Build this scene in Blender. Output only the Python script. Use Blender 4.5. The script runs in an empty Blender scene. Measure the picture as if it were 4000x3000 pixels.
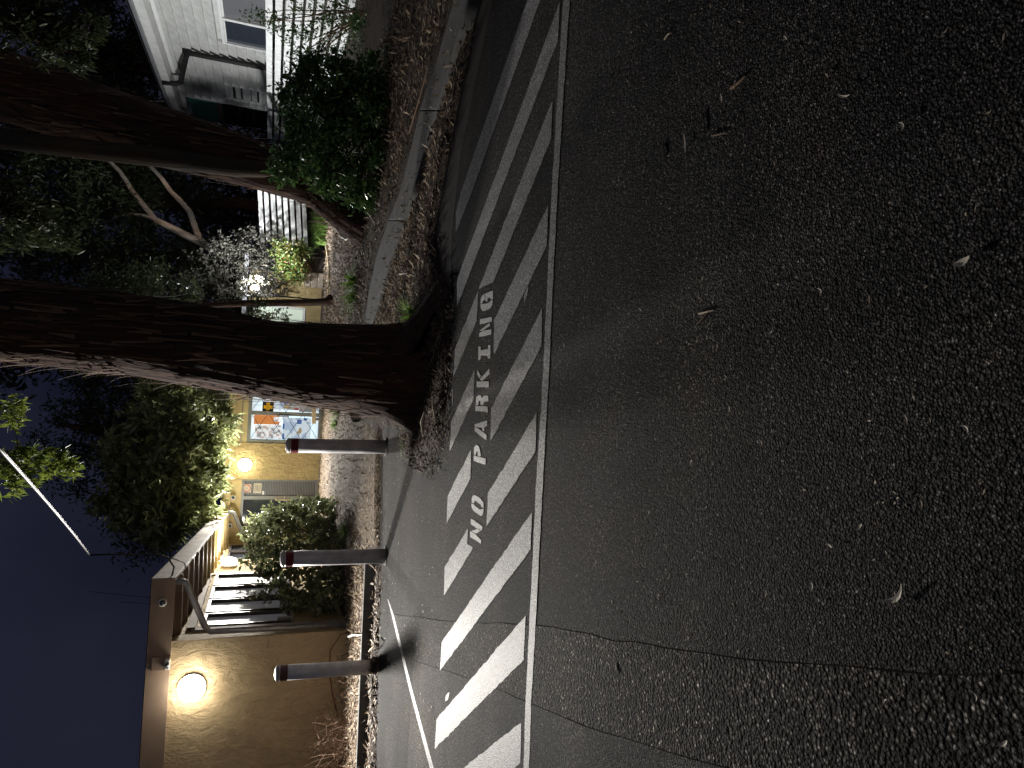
import bpy, math, random
import numpy as np
from mathutils import Vector, noise

# ------------------------------------------------------------------ camera, sky, light, exposure
scene = bpy.context.scene
COL = scene.collection
rng = np.random.default_rng(7)
random.seed(7)

F_PX, CAM_H = 2700.0, 1.5
PITCH, ROLL = math.radians(19.6), math.radians(3.4)
FW = np.array([0.0, math.cos(PITCH), -math.sin(PITCH)])
_R0 = np.array([1.0, 0, 0]); _U0 = np.cross(_R0, FW)
RT = _R0 * math.cos(ROLL) + _U0 * math.sin(ROLL)
UP = _U0 * math.cos(ROLL) - _R0 * math.sin(ROLL)
CAM = np.array([0.0, 0.0, CAM_H])

cam_data = bpy.data.cameras.new('camera')
cam_data.sensor_width = 36.0
cam_data.lens = F_PX / 4000.0 * 36.0
cam_data.clip_start = 0.05
cam_data.clip_end = 2000.0
cam = bpy.data.objects.new('camera', cam_data)
COL.objects.link(cam)
# the phone was held upright but the picture is stored on its side: picture right is the ground side
ax, ay, az = -UP, RT, -FW
from mathutils import Matrix
m = Matrix(((ax[0], ay[0], az[0], 0), (ax[1], ay[1], az[1], 0), (ax[2], ay[2], az[2], CAM_H), (0, 0, 0, 1)))
cam.matrix_world = m
scene.camera = cam

world = bpy.data.worlds.new('World')
scene.world = world
world.use_nodes = True
wn = world.node_tree.nodes; wl = world.node_tree.links
wn.clear()
w_out = wn.new('ShaderNodeOutputWorld')
w_bg = wn.new('ShaderNodeBackground')
w_tc = wn.new('ShaderNodeTexCoord')
w_sep = wn.new('ShaderNodeSeparateXYZ')
w_ramp = wn.new('ShaderNodeValToRGB')
w_ramp.color_ramp.elements[0].position = 0.0
w_ramp.color_ramp.elements[0].color = (0.011, 0.012, 0.022, 1)     # town glow low over the roofs
w_ramp.color_ramp.elements[1].position = 0.7
w_ramp.color_ramp.elements[1].color = (0.0075, 0.009, 0.024, 1)
wl.new(w_tc.outputs['Generated'], w_sep.inputs[0])
wl.new(w_sep.outputs['Z'], w_ramp.inputs[0])
w_no = wn.new('ShaderNodeTexNoise'); w_no.inputs['Scale'].default_value = 2.2; w_no.inputs['Detail'].default_value = 6.0
wl.new(w_tc.outputs['Generated'], w_no.inputs['Vector'])
w_cl = wn.new('ShaderNodeValToRGB')                                   # faint cloud lit by the town
w_cl.color_ramp.elements[0].position = 0.38; w_cl.color_ramp.elements[0].color = (0.7, 0.72, 0.8, 1)
w_cl.color_ramp.elements[1].position = 0.66; w_cl.color_ramp.elements[1].color = (1.75, 1.7, 1.5, 1)
wl.new(w_no.outputs[0], w_cl.inputs[0])
w_mx = wn.new('ShaderNodeMix'); w_mx.data_type = 'RGBA'; w_mx.blend_type = 'MULTIPLY'; w_mx.inputs[0].default_value = 1.0
wl.new(w_ramp.outputs[0], w_mx.inputs[6]); wl.new(w_cl.outputs[0], w_mx.inputs[7])
wl.new(w_mx.outputs[2], w_bg.inputs['Color'])
w_bg.inputs['Strength'].default_value = 1.0
wl.new(w_bg.outputs[0], w_out.inputs[0])

sun = bpy.data.lights.new('night_fill', 'SUN')                             # added unseen fill from behind the camera, for the dim street glow
sun.energy = 0.125
sun.angle = math.radians(25)
sun.color = (1.0, 0.93, 0.86)
sun_o = bpy.data.objects.new('night_fill', sun)
sun_o.rotation_euler = (math.radians(52), 0, math.radians(14))
COL.objects.link(sun_o)

scene.view_settings.view_transform = 'Standard'
scene.view_settings.look = 'None'
scene.view_settings.exposure = 0.0
scene.view_settings.gamma = 1.0
scene.view_settings.use_curve_mapping = False
scene.cycles.use_denoising = True
scene.cycles.max_bounces = 5
scene.cycles.diffuse_bounces = 3
scene.cycles.glossy_bounces = 2
scene.cycles.transmission_bounces = 4
scene.cycles.transparent_max_bounces = 6
scene.cycles.caustics_reflective = False
scene.cycles.caustics_refractive = False
scene.cycles.sample_clamp_indirect = 3.0

# ------------------------------------------------------------------ measuring helpers
def ray(x, y):
    return FW + RT * ((3000 - y - 1500) / F_PX) - UP * ((x - 2000) / F_PX)
def G(x, y, z=0.0):
    d = ray(x, y); return CAM + d * ((z - CAM_H) / d[2])
def AY(x, y, Y):
    d = ray(x, y); return CAM + d * (Y / d[1])
def AX(x, y, X):
    d = ray(x, y); return CAM + d * (X / d[0])
def PL(x, y, p, n):
    d = ray(x, y); n = np.array(n); return CAM + d * (np.dot(np.array(p) - CAM, n) / np.dot(d, n))

# ------------------------------------------------------------------ scene graph helpers
def tag(o, label=None, cat=None, group=None, kind=None):
    if label: o['label'] = label
    if cat: o['category'] = cat
    if group: o['group'] = group
    if kind: o['kind'] = kind
    return o
def empty(name, loc=(0, 0, 0), label=None, cat=None, group=None, kind=None):
    o = bpy.data.objects.new(name, None)
    o.empty_display_size = 0.1
    o.location = loc
    COL.objects.link(o)
    return tag(o, label, cat, group, kind)
def link(name, me, mat=None, parent=None, loc=None):
    o = bpy.data.objects.new(name, me)
    if mat is not None and not me.materials: me.materials.append(mat)
    COL.objects.link(o)
    if parent is not None:
        o.parent = parent
        # geometry is given in world metres: undo the parents' offset
        off = Vector((0, 0, 0)); p = parent
        while p is not None:
            off += p.location; p = p.parent
        o.location = (Vector(loc) if loc is not None else Vector((0, 0, 0))) - off
    elif loc is not None:
        o.location = loc
    return o
def copy_tree(o, parent=None):
    c = o.copy(); COL.objects.link(c)
    if parent is not None: c.parent = parent
    for ch in list(o.children): copy_tree(ch, c)
    return c

class MB:
    def __init__(s): s.v = []; s.f = []; s.smooth = False
    def add(s, vs, fs):
        b = len(s.v); s.v += [tuple(map(float, p)) for p in vs]; s.f += [tuple(i + b for i in f) for f in fs]; return s
    def box(s, c, size, ex=(1, 0, 0), ey=(0, 1, 0), ez=(0, 0, 1)):
        c = np.array(c, float); ex = np.array(ex, float) * size[0] / 2; ey = np.array(ey, float) * size[1] / 2; ez = np.array(ez, float) * size[2] / 2
        vs = [c + a * ex + b * ey + d * ez for d in (-1, 1) for b in (-1, 1) for a in (-1, 1)]
        return s.add(vs, [(0, 2, 3, 1), (4, 5, 7, 6), (0, 1, 5, 4), (2, 6, 7, 3), (0, 4, 6, 2), (1, 3, 7, 5)])
    def beam(s, p0, p1, w, h, up=(0, 0, 1)):
        p0 = np.array(p0, float); p1 = np.array(p1, float); d = p1 - p0; L = np.linalg.norm(d); d = d / L
        side = np.cross(d, up); side /= np.linalg.norm(side); u = np.cross(side, d)
        return s.box((p0 + p1) / 2, (L, w, h), d, side, u)
    def prism(s, poly, z0, z1):
        n = len(poly)
        vs = [(p[0], p[1], z0) for p in poly] + [(p[0], p[1], z1) for p in poly]
        fs = [tuple(range(n))[::-1], tuple(range(n, 2 * n))] + [(i, (i + 1) % n, n + (i + 1) % n, n + i) for i in range(n)]
        return s.add(vs, fs)
    def sheet(s, poly, z):
        if sum(poly[i - 1][0] * poly[i][1] - poly[i][0] * poly[i - 1][1] for i in range(len(poly))) < 0: poly = list(poly)[::-1]
        return s.add([(p[0], p[1], z) for p in poly], [tuple(range(len(poly)))])
    def slab(s, quad, n, t):
        """a flat polygon given thickness t against its normal n"""
        n = np.array(n, float); k = len(quad); q = [np.array(p, float) for p in quad]
        vs = q + [p - n * t for p in q]
        return s.add(vs, [tuple(range(k)), tuple(range(2 * k - 1, k - 1, -1))] + [(i, k + i, k + (i + 1) % k, (i + 1) % k) for i in range(k)])
    def tube(s, pts, rad, seg=10, cap=True):
        pts = [np.array(p, float) for p in pts]
        if not hasattr(rad, '__len__'): rad = [rad] * len(pts)
        base = len(s.v); ref = None
        for i, p in enumerate(pts):
            t = pts[min(i + 1, len(pts) - 1)] - pts[max(i - 1, 0)]; t = t / (np.linalg.norm(t) + 1e-9)
            if ref is None:
                ref = np.array([1.0, 0, 0]) if abs(t[0]) < 0.8 else np.array([0, 1.0, 0])
            a = ref - t * np.dot(ref, t); a /= np.linalg.norm(a); ref = a; b = np.cross(t, a)
            for k in range(seg):
                th = 2 * math.pi * k / seg
                s.v.append(tuple(p + rad[i] * (math.cos(th) * a + math.sin(th) * b)))
        for i in range(len(pts) - 1):
            for k in range(seg):
                s.f.append((base + i * seg + k, base + i * seg + (k + 1) % seg, base + (i + 1) * seg + (k + 1) % seg, base + (i + 1) * seg + k))
        if cap:
            s.f.append(tuple(base + k for k in range(seg))[::-1]); e = base + (len(pts) - 1) * seg
            s.f.append(tuple(e + k for k in range(seg)))
        return s
    def lathe(s, prof, c, ax=(0, 0, 1), seg=32):
        """profile of (radius, height) turned about axis ax from point c"""
        ax = np.array(ax, float); ref = np.array([1.0, 0, 0]) if abs(ax[0]) < 0.8 else np.array([0, 0, 1.0])
        a = ref - ax * np.dot(ref, ax); a /= np.linalg.norm(a); b = np.cross(ax, a); c = np.array(c, float); base = len(s.v)
        for r, h in prof:
            for k in range(seg):
                th = 2 * math.pi * k / seg
                s.v.append(tuple(c + ax * h + r * (math.cos(th) * a + math.sin(th) * b)))
        for i in range(len(prof) - 1):
            for k in range(seg):
                s.f.append((base + i * seg + k, base + i * seg + (k + 1) % seg, base + (i + 1) * seg + (k + 1) % seg, base + (i + 1) * seg + k))
        s.f.append(tuple(base + k for k in range(seg))[::-1]); e = base + (len(prof) - 1) * seg
        s.f.append(tuple(e + k for k in range(seg)))
        return s
    def mesh(s, name, smooth=None):
        me = bpy.data.meshes.new(name); me.from_pydata(s.v, [], s.f); me.update()
        if smooth: me.polygons.foreach_set('use_smooth', [True] * len(me.polygons))
        return me
    def build(s, name, mat, parent=None, smooth=False, bevel=0):
        o = link(name, s.mesh(name, smooth), mat, parent)
        if bevel:
            md = o.modifiers.new('bevel', 'BEVEL'); md.width = bevel; md.segments = 2; md.limit_method = 'ANGLE'
        return o

def np_mesh(name, V, Fq, smooth=False):
    """mesh from numpy arrays (Fq: n x 3 or n x 4)"""
    me = bpy.data.meshes.new(name); k = Fq.shape[1]
    me.vertices.add(len(V)); me.vertices.foreach_set('co', np.ascontiguousarray(V, dtype=np.float32).ravel())
    me.loops.add(Fq.size); me.loops.foreach_set('vertex_index', np.ascontiguousarray(Fq, dtype=np.int32).ravel())
    me.polygons.add(len(Fq)); me.polygons.foreach_set('loop_start', np.arange(0, Fq.size, k, dtype=np.int32))
    me.polygons.foreach_set('loop_total', np.full(len(Fq), k, dtype=np.int32))
    if smooth: me.polygons.foreach_set('use_smooth', np.ones(len(Fq), dtype=bool))
    me.update(calc_edges=True); return me

# ------------------------------------------------------------------ materials
def nodes(name):
    m = bpy.data.materials.new(name); m.use_nodes = True
    nt = m.node_tree; b = nt.nodes['Principled BSDF']; b.inputs['Specular IOR Level'].default_value = 0.35
    return m, nt, b
def N(nt, kind, **kw):
    n = nt.nodes.new(kind)
    for k, v in kw.items():
        if k in n.inputs: n.inputs[k].default_value = v
        else: setattr(n, k, v)
    return n
def obj_co(nt, scale=(1, 1, 1)):
    g = N(nt, 'ShaderNodeNewGeometry'); mp = N(nt, 'ShaderNodeMapping'); mp.inputs['Scale'].default_value = scale
    nt.links.new(g.outputs['Position'], mp.inputs[0]); return mp.outputs[0]
def ramp(nt, src, stops):
    r = N(nt, 'ShaderNodeValToRGB'); cr = r.color_ramp
    while len(cr.elements) < len(stops): cr.elements.new(0.5)
    for e, (p, c) in zip(cr.elements, stops):
        e.position = p; e.color = (c[0], c[1], c[2], 1) if hasattr(c, '__len__') else (c, c, c, 1)
    nt.links.new(src, r.inputs[0]); return r.outputs[0]
def mixc(nt, f, a, b, mode='MIX'):
    mx = N(nt, 'ShaderNodeMix', data_type='RGBA', blend_type=mode)
    for sock, val in ((mx.inputs[0], f), (mx.inputs[6], a), (mx.inputs[7], b)):
        if hasattr(val, 'links') or hasattr(val, 'is_linked'): nt.links.new(val, sock)
        else: sock.default_value = val if not hasattr(val, '__len__') else (*val[:3], 1)
    return mx.outputs[2]
def bump(nt, b, h, strength=0.5, dist=0.01, prev=None):
    bp = N(nt, 'ShaderNodeBump'); bp.inputs['Strength'].default_value = strength; bp.inputs['Distance'].default_value = dist
    nt.links.new(h, bp.inputs['Height'])
    if prev is not None: nt.links.new(prev, bp.inputs['Normal'])
    nt.links.new(bp.outputs[0], b.inputs['Normal']); return bp.outputs[0]
def plain(name, col, rough=0.6, metal=0.0, var=0.15, nscale=6.0, bump_s=0.0, bump_scale=60.0):
    m, nt, b = nodes(name)
    n = N(nt, 'ShaderNodeTexNoise', Scale=nscale, Detail=5.0); nt.links.new(obj_co(nt), n.inputs['Vector'])
    nt.links.new(ramp(nt, n.outputs[0], [(0.3, [c * (1 - var) for c in col]), (0.7, [min(1, c * (1 + var)) for c in col])]), b.inputs['Base Color'])
    b.inputs['Roughness'].default_value = rough; b.inputs['Metallic'].default_value = metal
    if bump_s:
        n2 = N(nt, 'ShaderNodeTexNoise', Scale=bump_scale, Detail=4.0); nt.links.new(obj_co(nt), n2.inputs['Vector'])
        bump(nt, b, n2.outputs[0], bump_s, 0.01)
    return m

def asphalt(name, sc, tint, lo=0.018, hi=0.11, bs=0.9, warm=0.0):
    m, nt, b = nodes(name); co = obj_co(nt)
    v = N(nt, 'ShaderNodeTexVoronoi', Scale=sc, feature='F1'); nt.links.new(co, v.inputs['Vector'])
    v2 = N(nt, 'ShaderNodeTexVoronoi', Scale=sc * 2.3, feature='F1'); nt.links.new(co, v2.inputs['Vector'])
    n = N(nt, 'ShaderNodeTexNoise', Scale=1.3, Detail=6.0, Roughness=0.65); nt.links.new(co, n.inputs['Vector'])
    sx = N(nt, 'ShaderNodeSeparateColor'); nt.links.new(v.outputs['Color'], sx.inputs[0])
    stone = ramp(nt, sx.outputs[0], [(0.0, [lo * t for t in tint]), (0.6, [lo * 2.2 * t for t in tint]), (0.9, [hi * 0.7 * t for t in tint]), (1.0, [hi * 1.8 * t for t in tint])])
    gap = ramp(nt, v.outputs['Distance'], [(0.25, 1.0), (0.6, 0.12)])
    c = mixc(nt, 1.0, stone, gap, 'MULTIPLY')
    blot = ramp(nt, n.outputs[0], [(0.32, (0.70, 0.69, 0.68)), (0.68, (1.2, 1.17, 1.12))])
    c = mixc(nt, 1.0, c, blot, 'MULTIPLY')
    dn = N(nt, 'ShaderNodeTexNoise', Scale=0.55, Detail=7.0, Roughness=0.7, Distortion=0.8); nt.links.new(co, dn.inputs['Vector'])
    c = mixc(nt, 1.0, c, ramp(nt, dn.outputs[0], [(0.36, (0.72, 0.74, 0.78)), (0.5, (1.0, 1.0, 1.0)), (0.64, (1.35, 1.16, 0.95))]), 'MULTIPLY')
    tk = N(nt, 'ShaderNodeTexNoise', Scale=1.0, Detail=4.0, Roughness=0.6); nt.links.new(obj_co(nt, (0.22, 2.2, 1.0)), tk.inputs['Vector'])
    c = mixc(nt, 1.0, c, ramp(nt, tk.outputs[0], [(0.38, 0.72), (0.62, 1.22)]), 'MULTIPLY')
    g1 = N(nt, 'ShaderNodeTexNoise', Scale=sc * 0.42, Detail=2.0, Roughness=0.8); nt.links.new(co, g1.inputs['Vector'])
    c = mixc(nt, 1.0, c, ramp(nt, g1.outputs[0], [(0.40, 0.3), (0.62, 1.9)]), 'MULTIPLY')
    g2 = N(nt, 'ShaderNodeTexNoise', Scale=60.0, Detail=3.0, Roughness=0.75); nt.links.new(co, g2.inputs['Vector'])
    c = mixc(nt, 1.0, c, ramp(nt, g2.outputs[0], [(0.40, 0.4), (0.62, 1.7)]), 'MULTIPLY')
    nt.links.new(c, b.inputs['Base Color']); b.inputs['Roughness'].default_value = 0.85; b.inputs['Specular IOR Level'].default_value = 0.12
    h = N(nt, 'ShaderNodeMath', operation='SUBTRACT'); h.inputs[0].default_value = 1.0; nt.links.new(v.outputs['Distance'], h.inputs[1])
    n1 = bump(nt, b, h.outputs[0], bs, 0.006)
    h2 = N(nt, 'ShaderNodeMath', operation='SUBTRACT'); h2.inputs[0].default_value = 1.0; nt.links.new(v2.outputs['Distance'], h2.inputs[1])
    bump(nt, b, h2.outputs[0], bs * 0.5, 0.003, n1)
    return m
M = {}
M['asphalt'] = asphalt('asphalt', 130, (1.0, 0.96, 0.94), lo=0.036, hi=0.12, bs=0.9)
M['asphalt_coarse'] = asphalt('coarse asphalt', 85, (1.05, 0.96, 0.86), lo=0.034, hi=0.3, bs=1.0)
M['asphalt_smooth'] = asphalt('smooth asphalt', 150, (1.0, 0.98, 0.96), lo=0.075, hi=0.19, bs=0.6)

def paint_mat(name, lo, hi, pitc):
    m, nt, b = nodes(name); co = obj_co(nt)
    v = N(nt, 'ShaderNodeTexVoronoi', Scale=150.0); nt.links.new(co, v.inputs['Vector'])
    n = N(nt, 'ShaderNodeTexNoise', Scale=3.0, Detail=7.0, Roughness=0.7); nt.links.new(co, n.inputs['Vector'])
    n2 = N(nt, 'ShaderNodeTexNoise', Scale=70.0, Detail=3.0); nt.links.new(co, n2.inputs['Vector'])
    st = N(nt, 'ShaderNodeTexNoise', Scale=1.0, Detail=5.0, Roughness=0.6); nt.links.new(obj_co(nt, (7.0, 0.7, 1.0)), st.inputs['Vector'])
    base = ramp(nt, n.outputs[0], [(0.3, lo), (0.7, hi)])
    lift = ramp(nt, st.outputs[0], [(0.56, (0.9, 0.9, 0.9)), (0.66, (1.28, 1.28, 1.3))])
    base = mixc(nt, 1.0, base, lift, 'MULTIPLY')
    pit = ramp(nt, v.outputs['Distance'], [(0.35, 1.0), (0.62, 0.0)])
    wear = ramp(nt, n2.outputs[0], [(0.36, 0.0), (0.54, 1.0)])
    f = mixc(nt, 1.0, pit, wear, 'MULTIPLY')
    ch = N(nt, 'ShaderNodeTexNoise', Scale=11.0, Detail=9.0, Roughness=0.75); nt.links.new(co, ch.inputs['Vector'])
    f = mixc(nt, 1.0, f, ramp(nt, ch.outputs[0], [(0.36, 0.15), (0.43, 1.0)]), 'MULTIPLY')
    c = mixc(nt, f, pitc, base)
    nt.links.new(c, b.inputs['Base Color']); b.inputs['Roughness'].default_value = 0.6
    h = N(nt, 'ShaderNodeMath', operation='SUBTRACT'); h.inputs[0].default_value = 1.0; nt.links.new(v.outputs['Distance'], h.inputs[1])
    bump(nt, b, h.outputs[0], 0.45, 0.004)
    return m
M['paint'] = paint_mat('road paint', (0.44, 0.435, 0.425), (0.64, 0.635, 0.62), (0.085, 0.082, 0.078))
M['paint_letter'] = paint_mat('stencilled letter paint', (0.76, 0.755, 0.74), (0.88, 0.875, 0.86), (0.34, 0.335, 0.32))

def soil_mat(name, c0, c1, c2, sc=18.0):
    m, nt, b = nodes(name); co = obj_co(nt)
    n = N(nt, 'ShaderNodeTexNoise', Scale=sc, Detail=8.0, Roughness=0.75); nt.links.new(co, n.inputs['Vector'])
    v = N(nt, 'ShaderNodeTexVoronoi', Scale=sc * 2.4); nt.links.new(co, v.inputs['Vector'])
    c = ramp(nt, n.outputs[0], [(0.3, c0), (0.52, c1), (0.72, c2)])
    s = N(nt, 'ShaderNodeSeparateColor'); nt.links.new(v.outputs['Color'], s.inputs[0])
    c = mixc(nt, 1.0, c, ramp(nt, s.outputs[0], [(0.0, 0.45), (1.0, 1.5)]), 'MULTIPLY')
    nt.links.new(c, b.inputs['Base Color']); b.inputs['Roughness'].default_value = 0.95
    n1 = bump(nt, b, n.outputs[0], 1.0, 0.04); bump(nt, b, v.outputs['Distance'], 0.9, 0.02, n1)
    return m
M['mulch'] = soil_mat('bark mulch', (0.016, 0.011, 0.008), (0.05, 0.034, 0.024), (0.13, 0.092, 0.062))
M['path'] = soil_mat('leafy path', (0.06, 0.045, 0.03), (0.14, 0.105, 0.07), (0.25, 0.195, 0.135), 14.0)
M['earth'] = soil_mat('dark earth', (0.015, 0.013, 0.009), (0.035, 0.03, 0.02), (0.06, 0.05, 0.035), 5.0)

def concrete_mat(name, col, moss=0.25):
    m, nt, b = nodes(name); co = obj_co(nt)
    n = N(nt, 'ShaderNodeTexNoise', Scale=5.0, Detail=8.0, Roughness=0.7); nt.links.new(co, n.inputs['Vector'])
    n2 = N(nt, 'ShaderNodeTexNoise', Scale=90.0, Detail=3.0); nt.links.new(co, n2.inputs['Vector'])
    c = ramp(nt, n.outputs[0], [(0.28, [x * 0.55 for x in col]), (0.5, col), (0.75, [x * 1.25 for x in col])])
    c = mixc(nt, 1.0, c, ramp(nt, n2.outputs[0], [(0.3, 0.75), (0.7, 1.15)]), 'MULTIPLY')
    nt.links.new(c, b.inputs['Base Color']); b.inputs['Roughness'].default_value = 0.88
    bump(nt, b, n2.outputs[0], 0.5, 0.004); return m
M['concrete'] = concrete_mat('concrete', (0.105, 0.104, 0.10))
M['gutter'] = concrete_mat('dirty concrete', (0.062, 0.048, 0.036))

def render_mat(name, col, dirty):
    """trowelled cement render under old paint"""
    m, nt, b = nodes(name); co = obj_co(nt, (1.0, 1.0, 0.55))
    n = N(nt, 'ShaderNodeTexNoise', Scale=8.5, Detail=9.0, Roughness=0.72, Distortion=0.4); nt.links.new(co, n.inputs['Vector'])
    n2 = N(nt, 'ShaderNodeTexNoise', Scale=30.0, Detail=4.0, Roughness=0.6, Distortion=0.8); nt.links.new(co, n2.inputs['Vector'])
    n3 = N(nt, 'ShaderNodeTexNoise', Scale=1.1, Detail=5.0); nt.links.new(obj_co(nt), n3.inputs['Vector'])
    c = ramp(nt, n3.outputs[0], [(0.3, dirty), (0.6, col)])
    c = mixc(nt, 1.0, c, ramp(nt, n.outputs[0], [(0.3, 0.8), (0.7, 1.1)]), 'MULTIPLY')
    nt.links.new(c, b.inputs['Base Color']); b.inputs['Roughness'].default_value = 0.7
    n1 = bump(nt, b, n.outputs[0], 1.0, 0.10); bump(nt, b, n2.outputs[0], 0.5, 0.012, n1); return m
M['render_front'] = render_mat('ochre render', (0.60, 0.46, 0.27), (0.48, 0.36, 0.21))
M['render_far'] = render_mat('yellow render', (0.52, 0.40, 0.19), (0.43, 0.32, 0.15))
M['yellow_trim'] = plain('yellow trim', (0.50, 0.39, 0.19), 0.6, var=0.12)
M['fascia'] = plain('brown fascia board', (0.30, 0.22, 0.165), 0.55, var=0.12, nscale=3, bump_s=0.1)
M['fascia_side'] = plain('weathered grey fascia', (0.28, 0.235, 0.18), 0.75, var=0.25, nscale=5, bump_s=0.3, bump_scale=25)
M['roof_metal'] = plain('metal roof sheet', (0.16, 0.16, 0.17), 0.45, 0.3)
M['grey_metal'] = plain('grey door metal', (0.22, 0.225, 0.21), 0.45, 0.2, var=0.08)
M['brown_metal'] = plain('brown window metal', (0.065, 0.055, 0.05), 0.4, 0.3, var=0.1)
M['steel'] = plain('galvanised steel', (0.30, 0.30, 0.31), 0.42, 0.55, var=0.18, nscale=14, bump_s=0.05)
M['bollard_grey'] = plain('grey painted steel', (0.56, 0.55, 0.555), 0.5, 0.1, var=0.2, nscale=9, bump_s=0.06)
M['red_band'] = plain('red reflective tape', (0.16, 0.022, 0.035), 0.3, var=0.08)
M['dull_band'] = plain('dull dark red tape', (0.10, 0.045, 0.045), 0.5, var=0.2)  # darker and duller than the other red tape
M['white'] = plain('white paint', (0.72, 0.72, 0.70), 0.5, var=0.06)
M['white_board'] = plain('weathered white boards', (0.56, 0.56, 0.53), 0.55, var=0.13, nscale=4, bump_s=0.06, bump_scale=30)
M['white_fence'] = plain('white fence paint', (0.70, 0.71, 0.69), 0.55, var=0.16, nscale=7, bump_s=0.08, bump_scale=30)
M['black_metal'] = plain('dark painted metal', (0.010, 0.009, 0.009), 0.65, var=0.15)
M['dark'] = plain('dark interior', (0.012, 0.012, 0.014), 0.7)
M['green'] = plain('green panel paint', (0.07, 0.30, 0.23), 0.5, var=0.1)
M['timber'] = plain('grey weathered timber', (0.19, 0.155, 0.115), 0.85, var=0.3, nscale=10, bump_s=0.3, bump_scale=40)
M['timber_dark'] = plain('dark timber', (0.035, 0.027, 0.022), 0.85, var=0.3, nscale=10, bump_s=0.3)
M['timber_pale'] = plain('pale timber', (0.50, 0.40, 0.25), 0.7, var=0.15, nscale=10)
M['stone'] = plain('pale ridged stone', (0.33, 0.28, 0.22), 0.9, var=0.3, nscale=8, bump_s=0.8, bump_scale=12)
M['cable'] = plain('pale cable sheath', (0.075, 0.07, 0.075), 0.5, var=0.05)
M['hose'] = plain('white hose', (0.72, 0.70, 0.64), 0.5, var=0.05)
M['red_cable'] = plain('red brown cable', (0.18, 0.06, 0.035), 0.6)
M['blind'] = plain('pale window blind', (0.42, 0.41, 0.40), 0.6, var=0.12, nscale=2)
M['yellow'] = plain('yellow sign', (0.75, 0.42, 0.02), 0.4, var=0.05)

def glass_mat(name, col, rough=0.06):
    m, nt, b = nodes(name); b.inputs['Base Color'].default_value = (*col, 1); b.inputs['Roughness'].default_value = rough
    b.inputs['Specular IOR Level'].default_value = 0.8; return m
M['glass_dark'] = glass_mat('dark window glass', (0.035, 0.042, 0.055))
M['glass_grey'] = glass_mat('pale reflecting glass', (0.16, 0.16, 0.165), 0.15)  # pale reflection put into the glass colour
def clear_glass():
    m, nt, b = nodes('clear glass'); nt.nodes.remove(b)
    t = N(nt, 'ShaderNodeBsdfTransparent'); g = N(nt, 'ShaderNodeBsdfGlossy'); g.inputs['Roughness'].default_value = 0.03
    fr = N(nt, 'ShaderNodeFresnel'); fr.inputs[0].default_value = 1.45; mx = N(nt, 'ShaderNodeMixShader')
    nt.links.new(fr.outputs[0], mx.inputs[0]); nt.links.new(t.outputs[0], mx.inputs[1]); nt.links.new(g.outputs[0], mx.inputs[2])
    nt.links.new(mx.outputs[0], nt.nodes['Material Output'].inputs[0]); return m
M['glass'] = clear_glass()
def emit(name, col, s):
    m, nt, b = nodes(name); b.inputs['Base Color'].default_value = (*col, 1)
    b.inputs['Emission Color'].default_value = (*col, 1); b.inputs['Emission Strength'].default_value = s; return m
M['diffuser'] = emit('lamp diffuser', (1.0, 0.91, 0.72), 34.0)
M['diffuser_small'] = emit('small lamp diffuser', (1.0, 0.91, 0.74), 14.0)
M['diffuser_big'] = emit('large lamp diffuser', (1.0, 0.93, 0.78), 58.0)
M['flood_lens'] = emit('flood lamp lens', (0.95, 0.97, 1.0), 800.0)
def lit_print(name, cols, s, scale=(9, 9, 14)):
    """printed sheet in a lit shop window, shop light added as emission: blocks of flat colour"""
    m, nt, b = nodes(name); v = N(nt, 'ShaderNodeTexVoronoi', Scale=1.0, distance='CHEBYCHEV'); nt.links.new(obj_co(nt, scale), v.inputs['Vector'])
    sp = N(nt, 'ShaderNodeSeparateColor'); nt.links.new(v.outputs['Color'], sp.inputs[0])
    r = N(nt, 'ShaderNodeValToRGB'); r.color_ramp.interpolation = 'CONSTANT'
    while len(r.color_ramp.elements) < len(cols): r.color_ramp.elements.new(0.5)
    for i, (e, c) in enumerate(zip(r.color_ramp.elements, cols)): e.position = i / len(cols); e.color = (*c, 1)
    nt.links.new(sp.outputs[0], r.inputs[0]); nt.links.new(r.outputs[0], b.inputs['Base Color']); nt.links.new(r.outputs[0], b.inputs['Emission Color'])
    b.inputs['Emission Strength'].default_value = s; b.inputs['Roughness'].default_value = 0.5; return m
W1, W2, B1 = (0.62, 0.72, 0.80), (0.40, 0.50, 0.66), (0.05, 0.12, 0.34)
M['print_blue'] = lit_print('blue white leaflet', [W1, W1, W2, W1, B1, W1, (0.35, 0.26, 0.14), W2, W1], 0.85, (8, 8, 9))
M['print_white'] = lit_print('white leaflet', [(0.8, 0.85, 0.88), (0.75, 0.8, 0.84), (0.5, 0.4, 0.36), (0.85, 0.88, 0.9), (0.3, 0.3, 0.3)], 0.95, (14, 14, 14))
M['print_orange'] = emit('orange poster', (0.72, 0.26, 0.08), 0.8)  # poster glows by itself in place of the shop light
M['print_grey'] = lit_print('grey shelf goods', [(0.38, 0.38, 0.33), (0.28, 0.28, 0.26), (0.45, 0.4, 0.38), (0.36, 0.08, 0.06), (0.5, 0.52, 0.5)], 0.6, (7, 7, 6))
M['lit_back'] = emit('lit shop interior', (0.72, 0.86, 0.93), 0.9)
M['glow_frost'] = emit('frosted side pane with added glow', (0.27, 0.265, 0.285), 0.16)  # emission added so the side panes look pale
M['lit_green'] = emit('lit frosted window', (0.60, 0.68, 0.56), 0.38)
M['paper'] = plain('printed paper', (0.62, 0.57, 0.46), 0.7, var=0.08)
M['ink'] = plain('black ink', (0.02, 0.02, 0.02), 0.6)
M['red'] = plain('red print', (0.5, 0.05, 0.03), 0.5)

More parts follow.
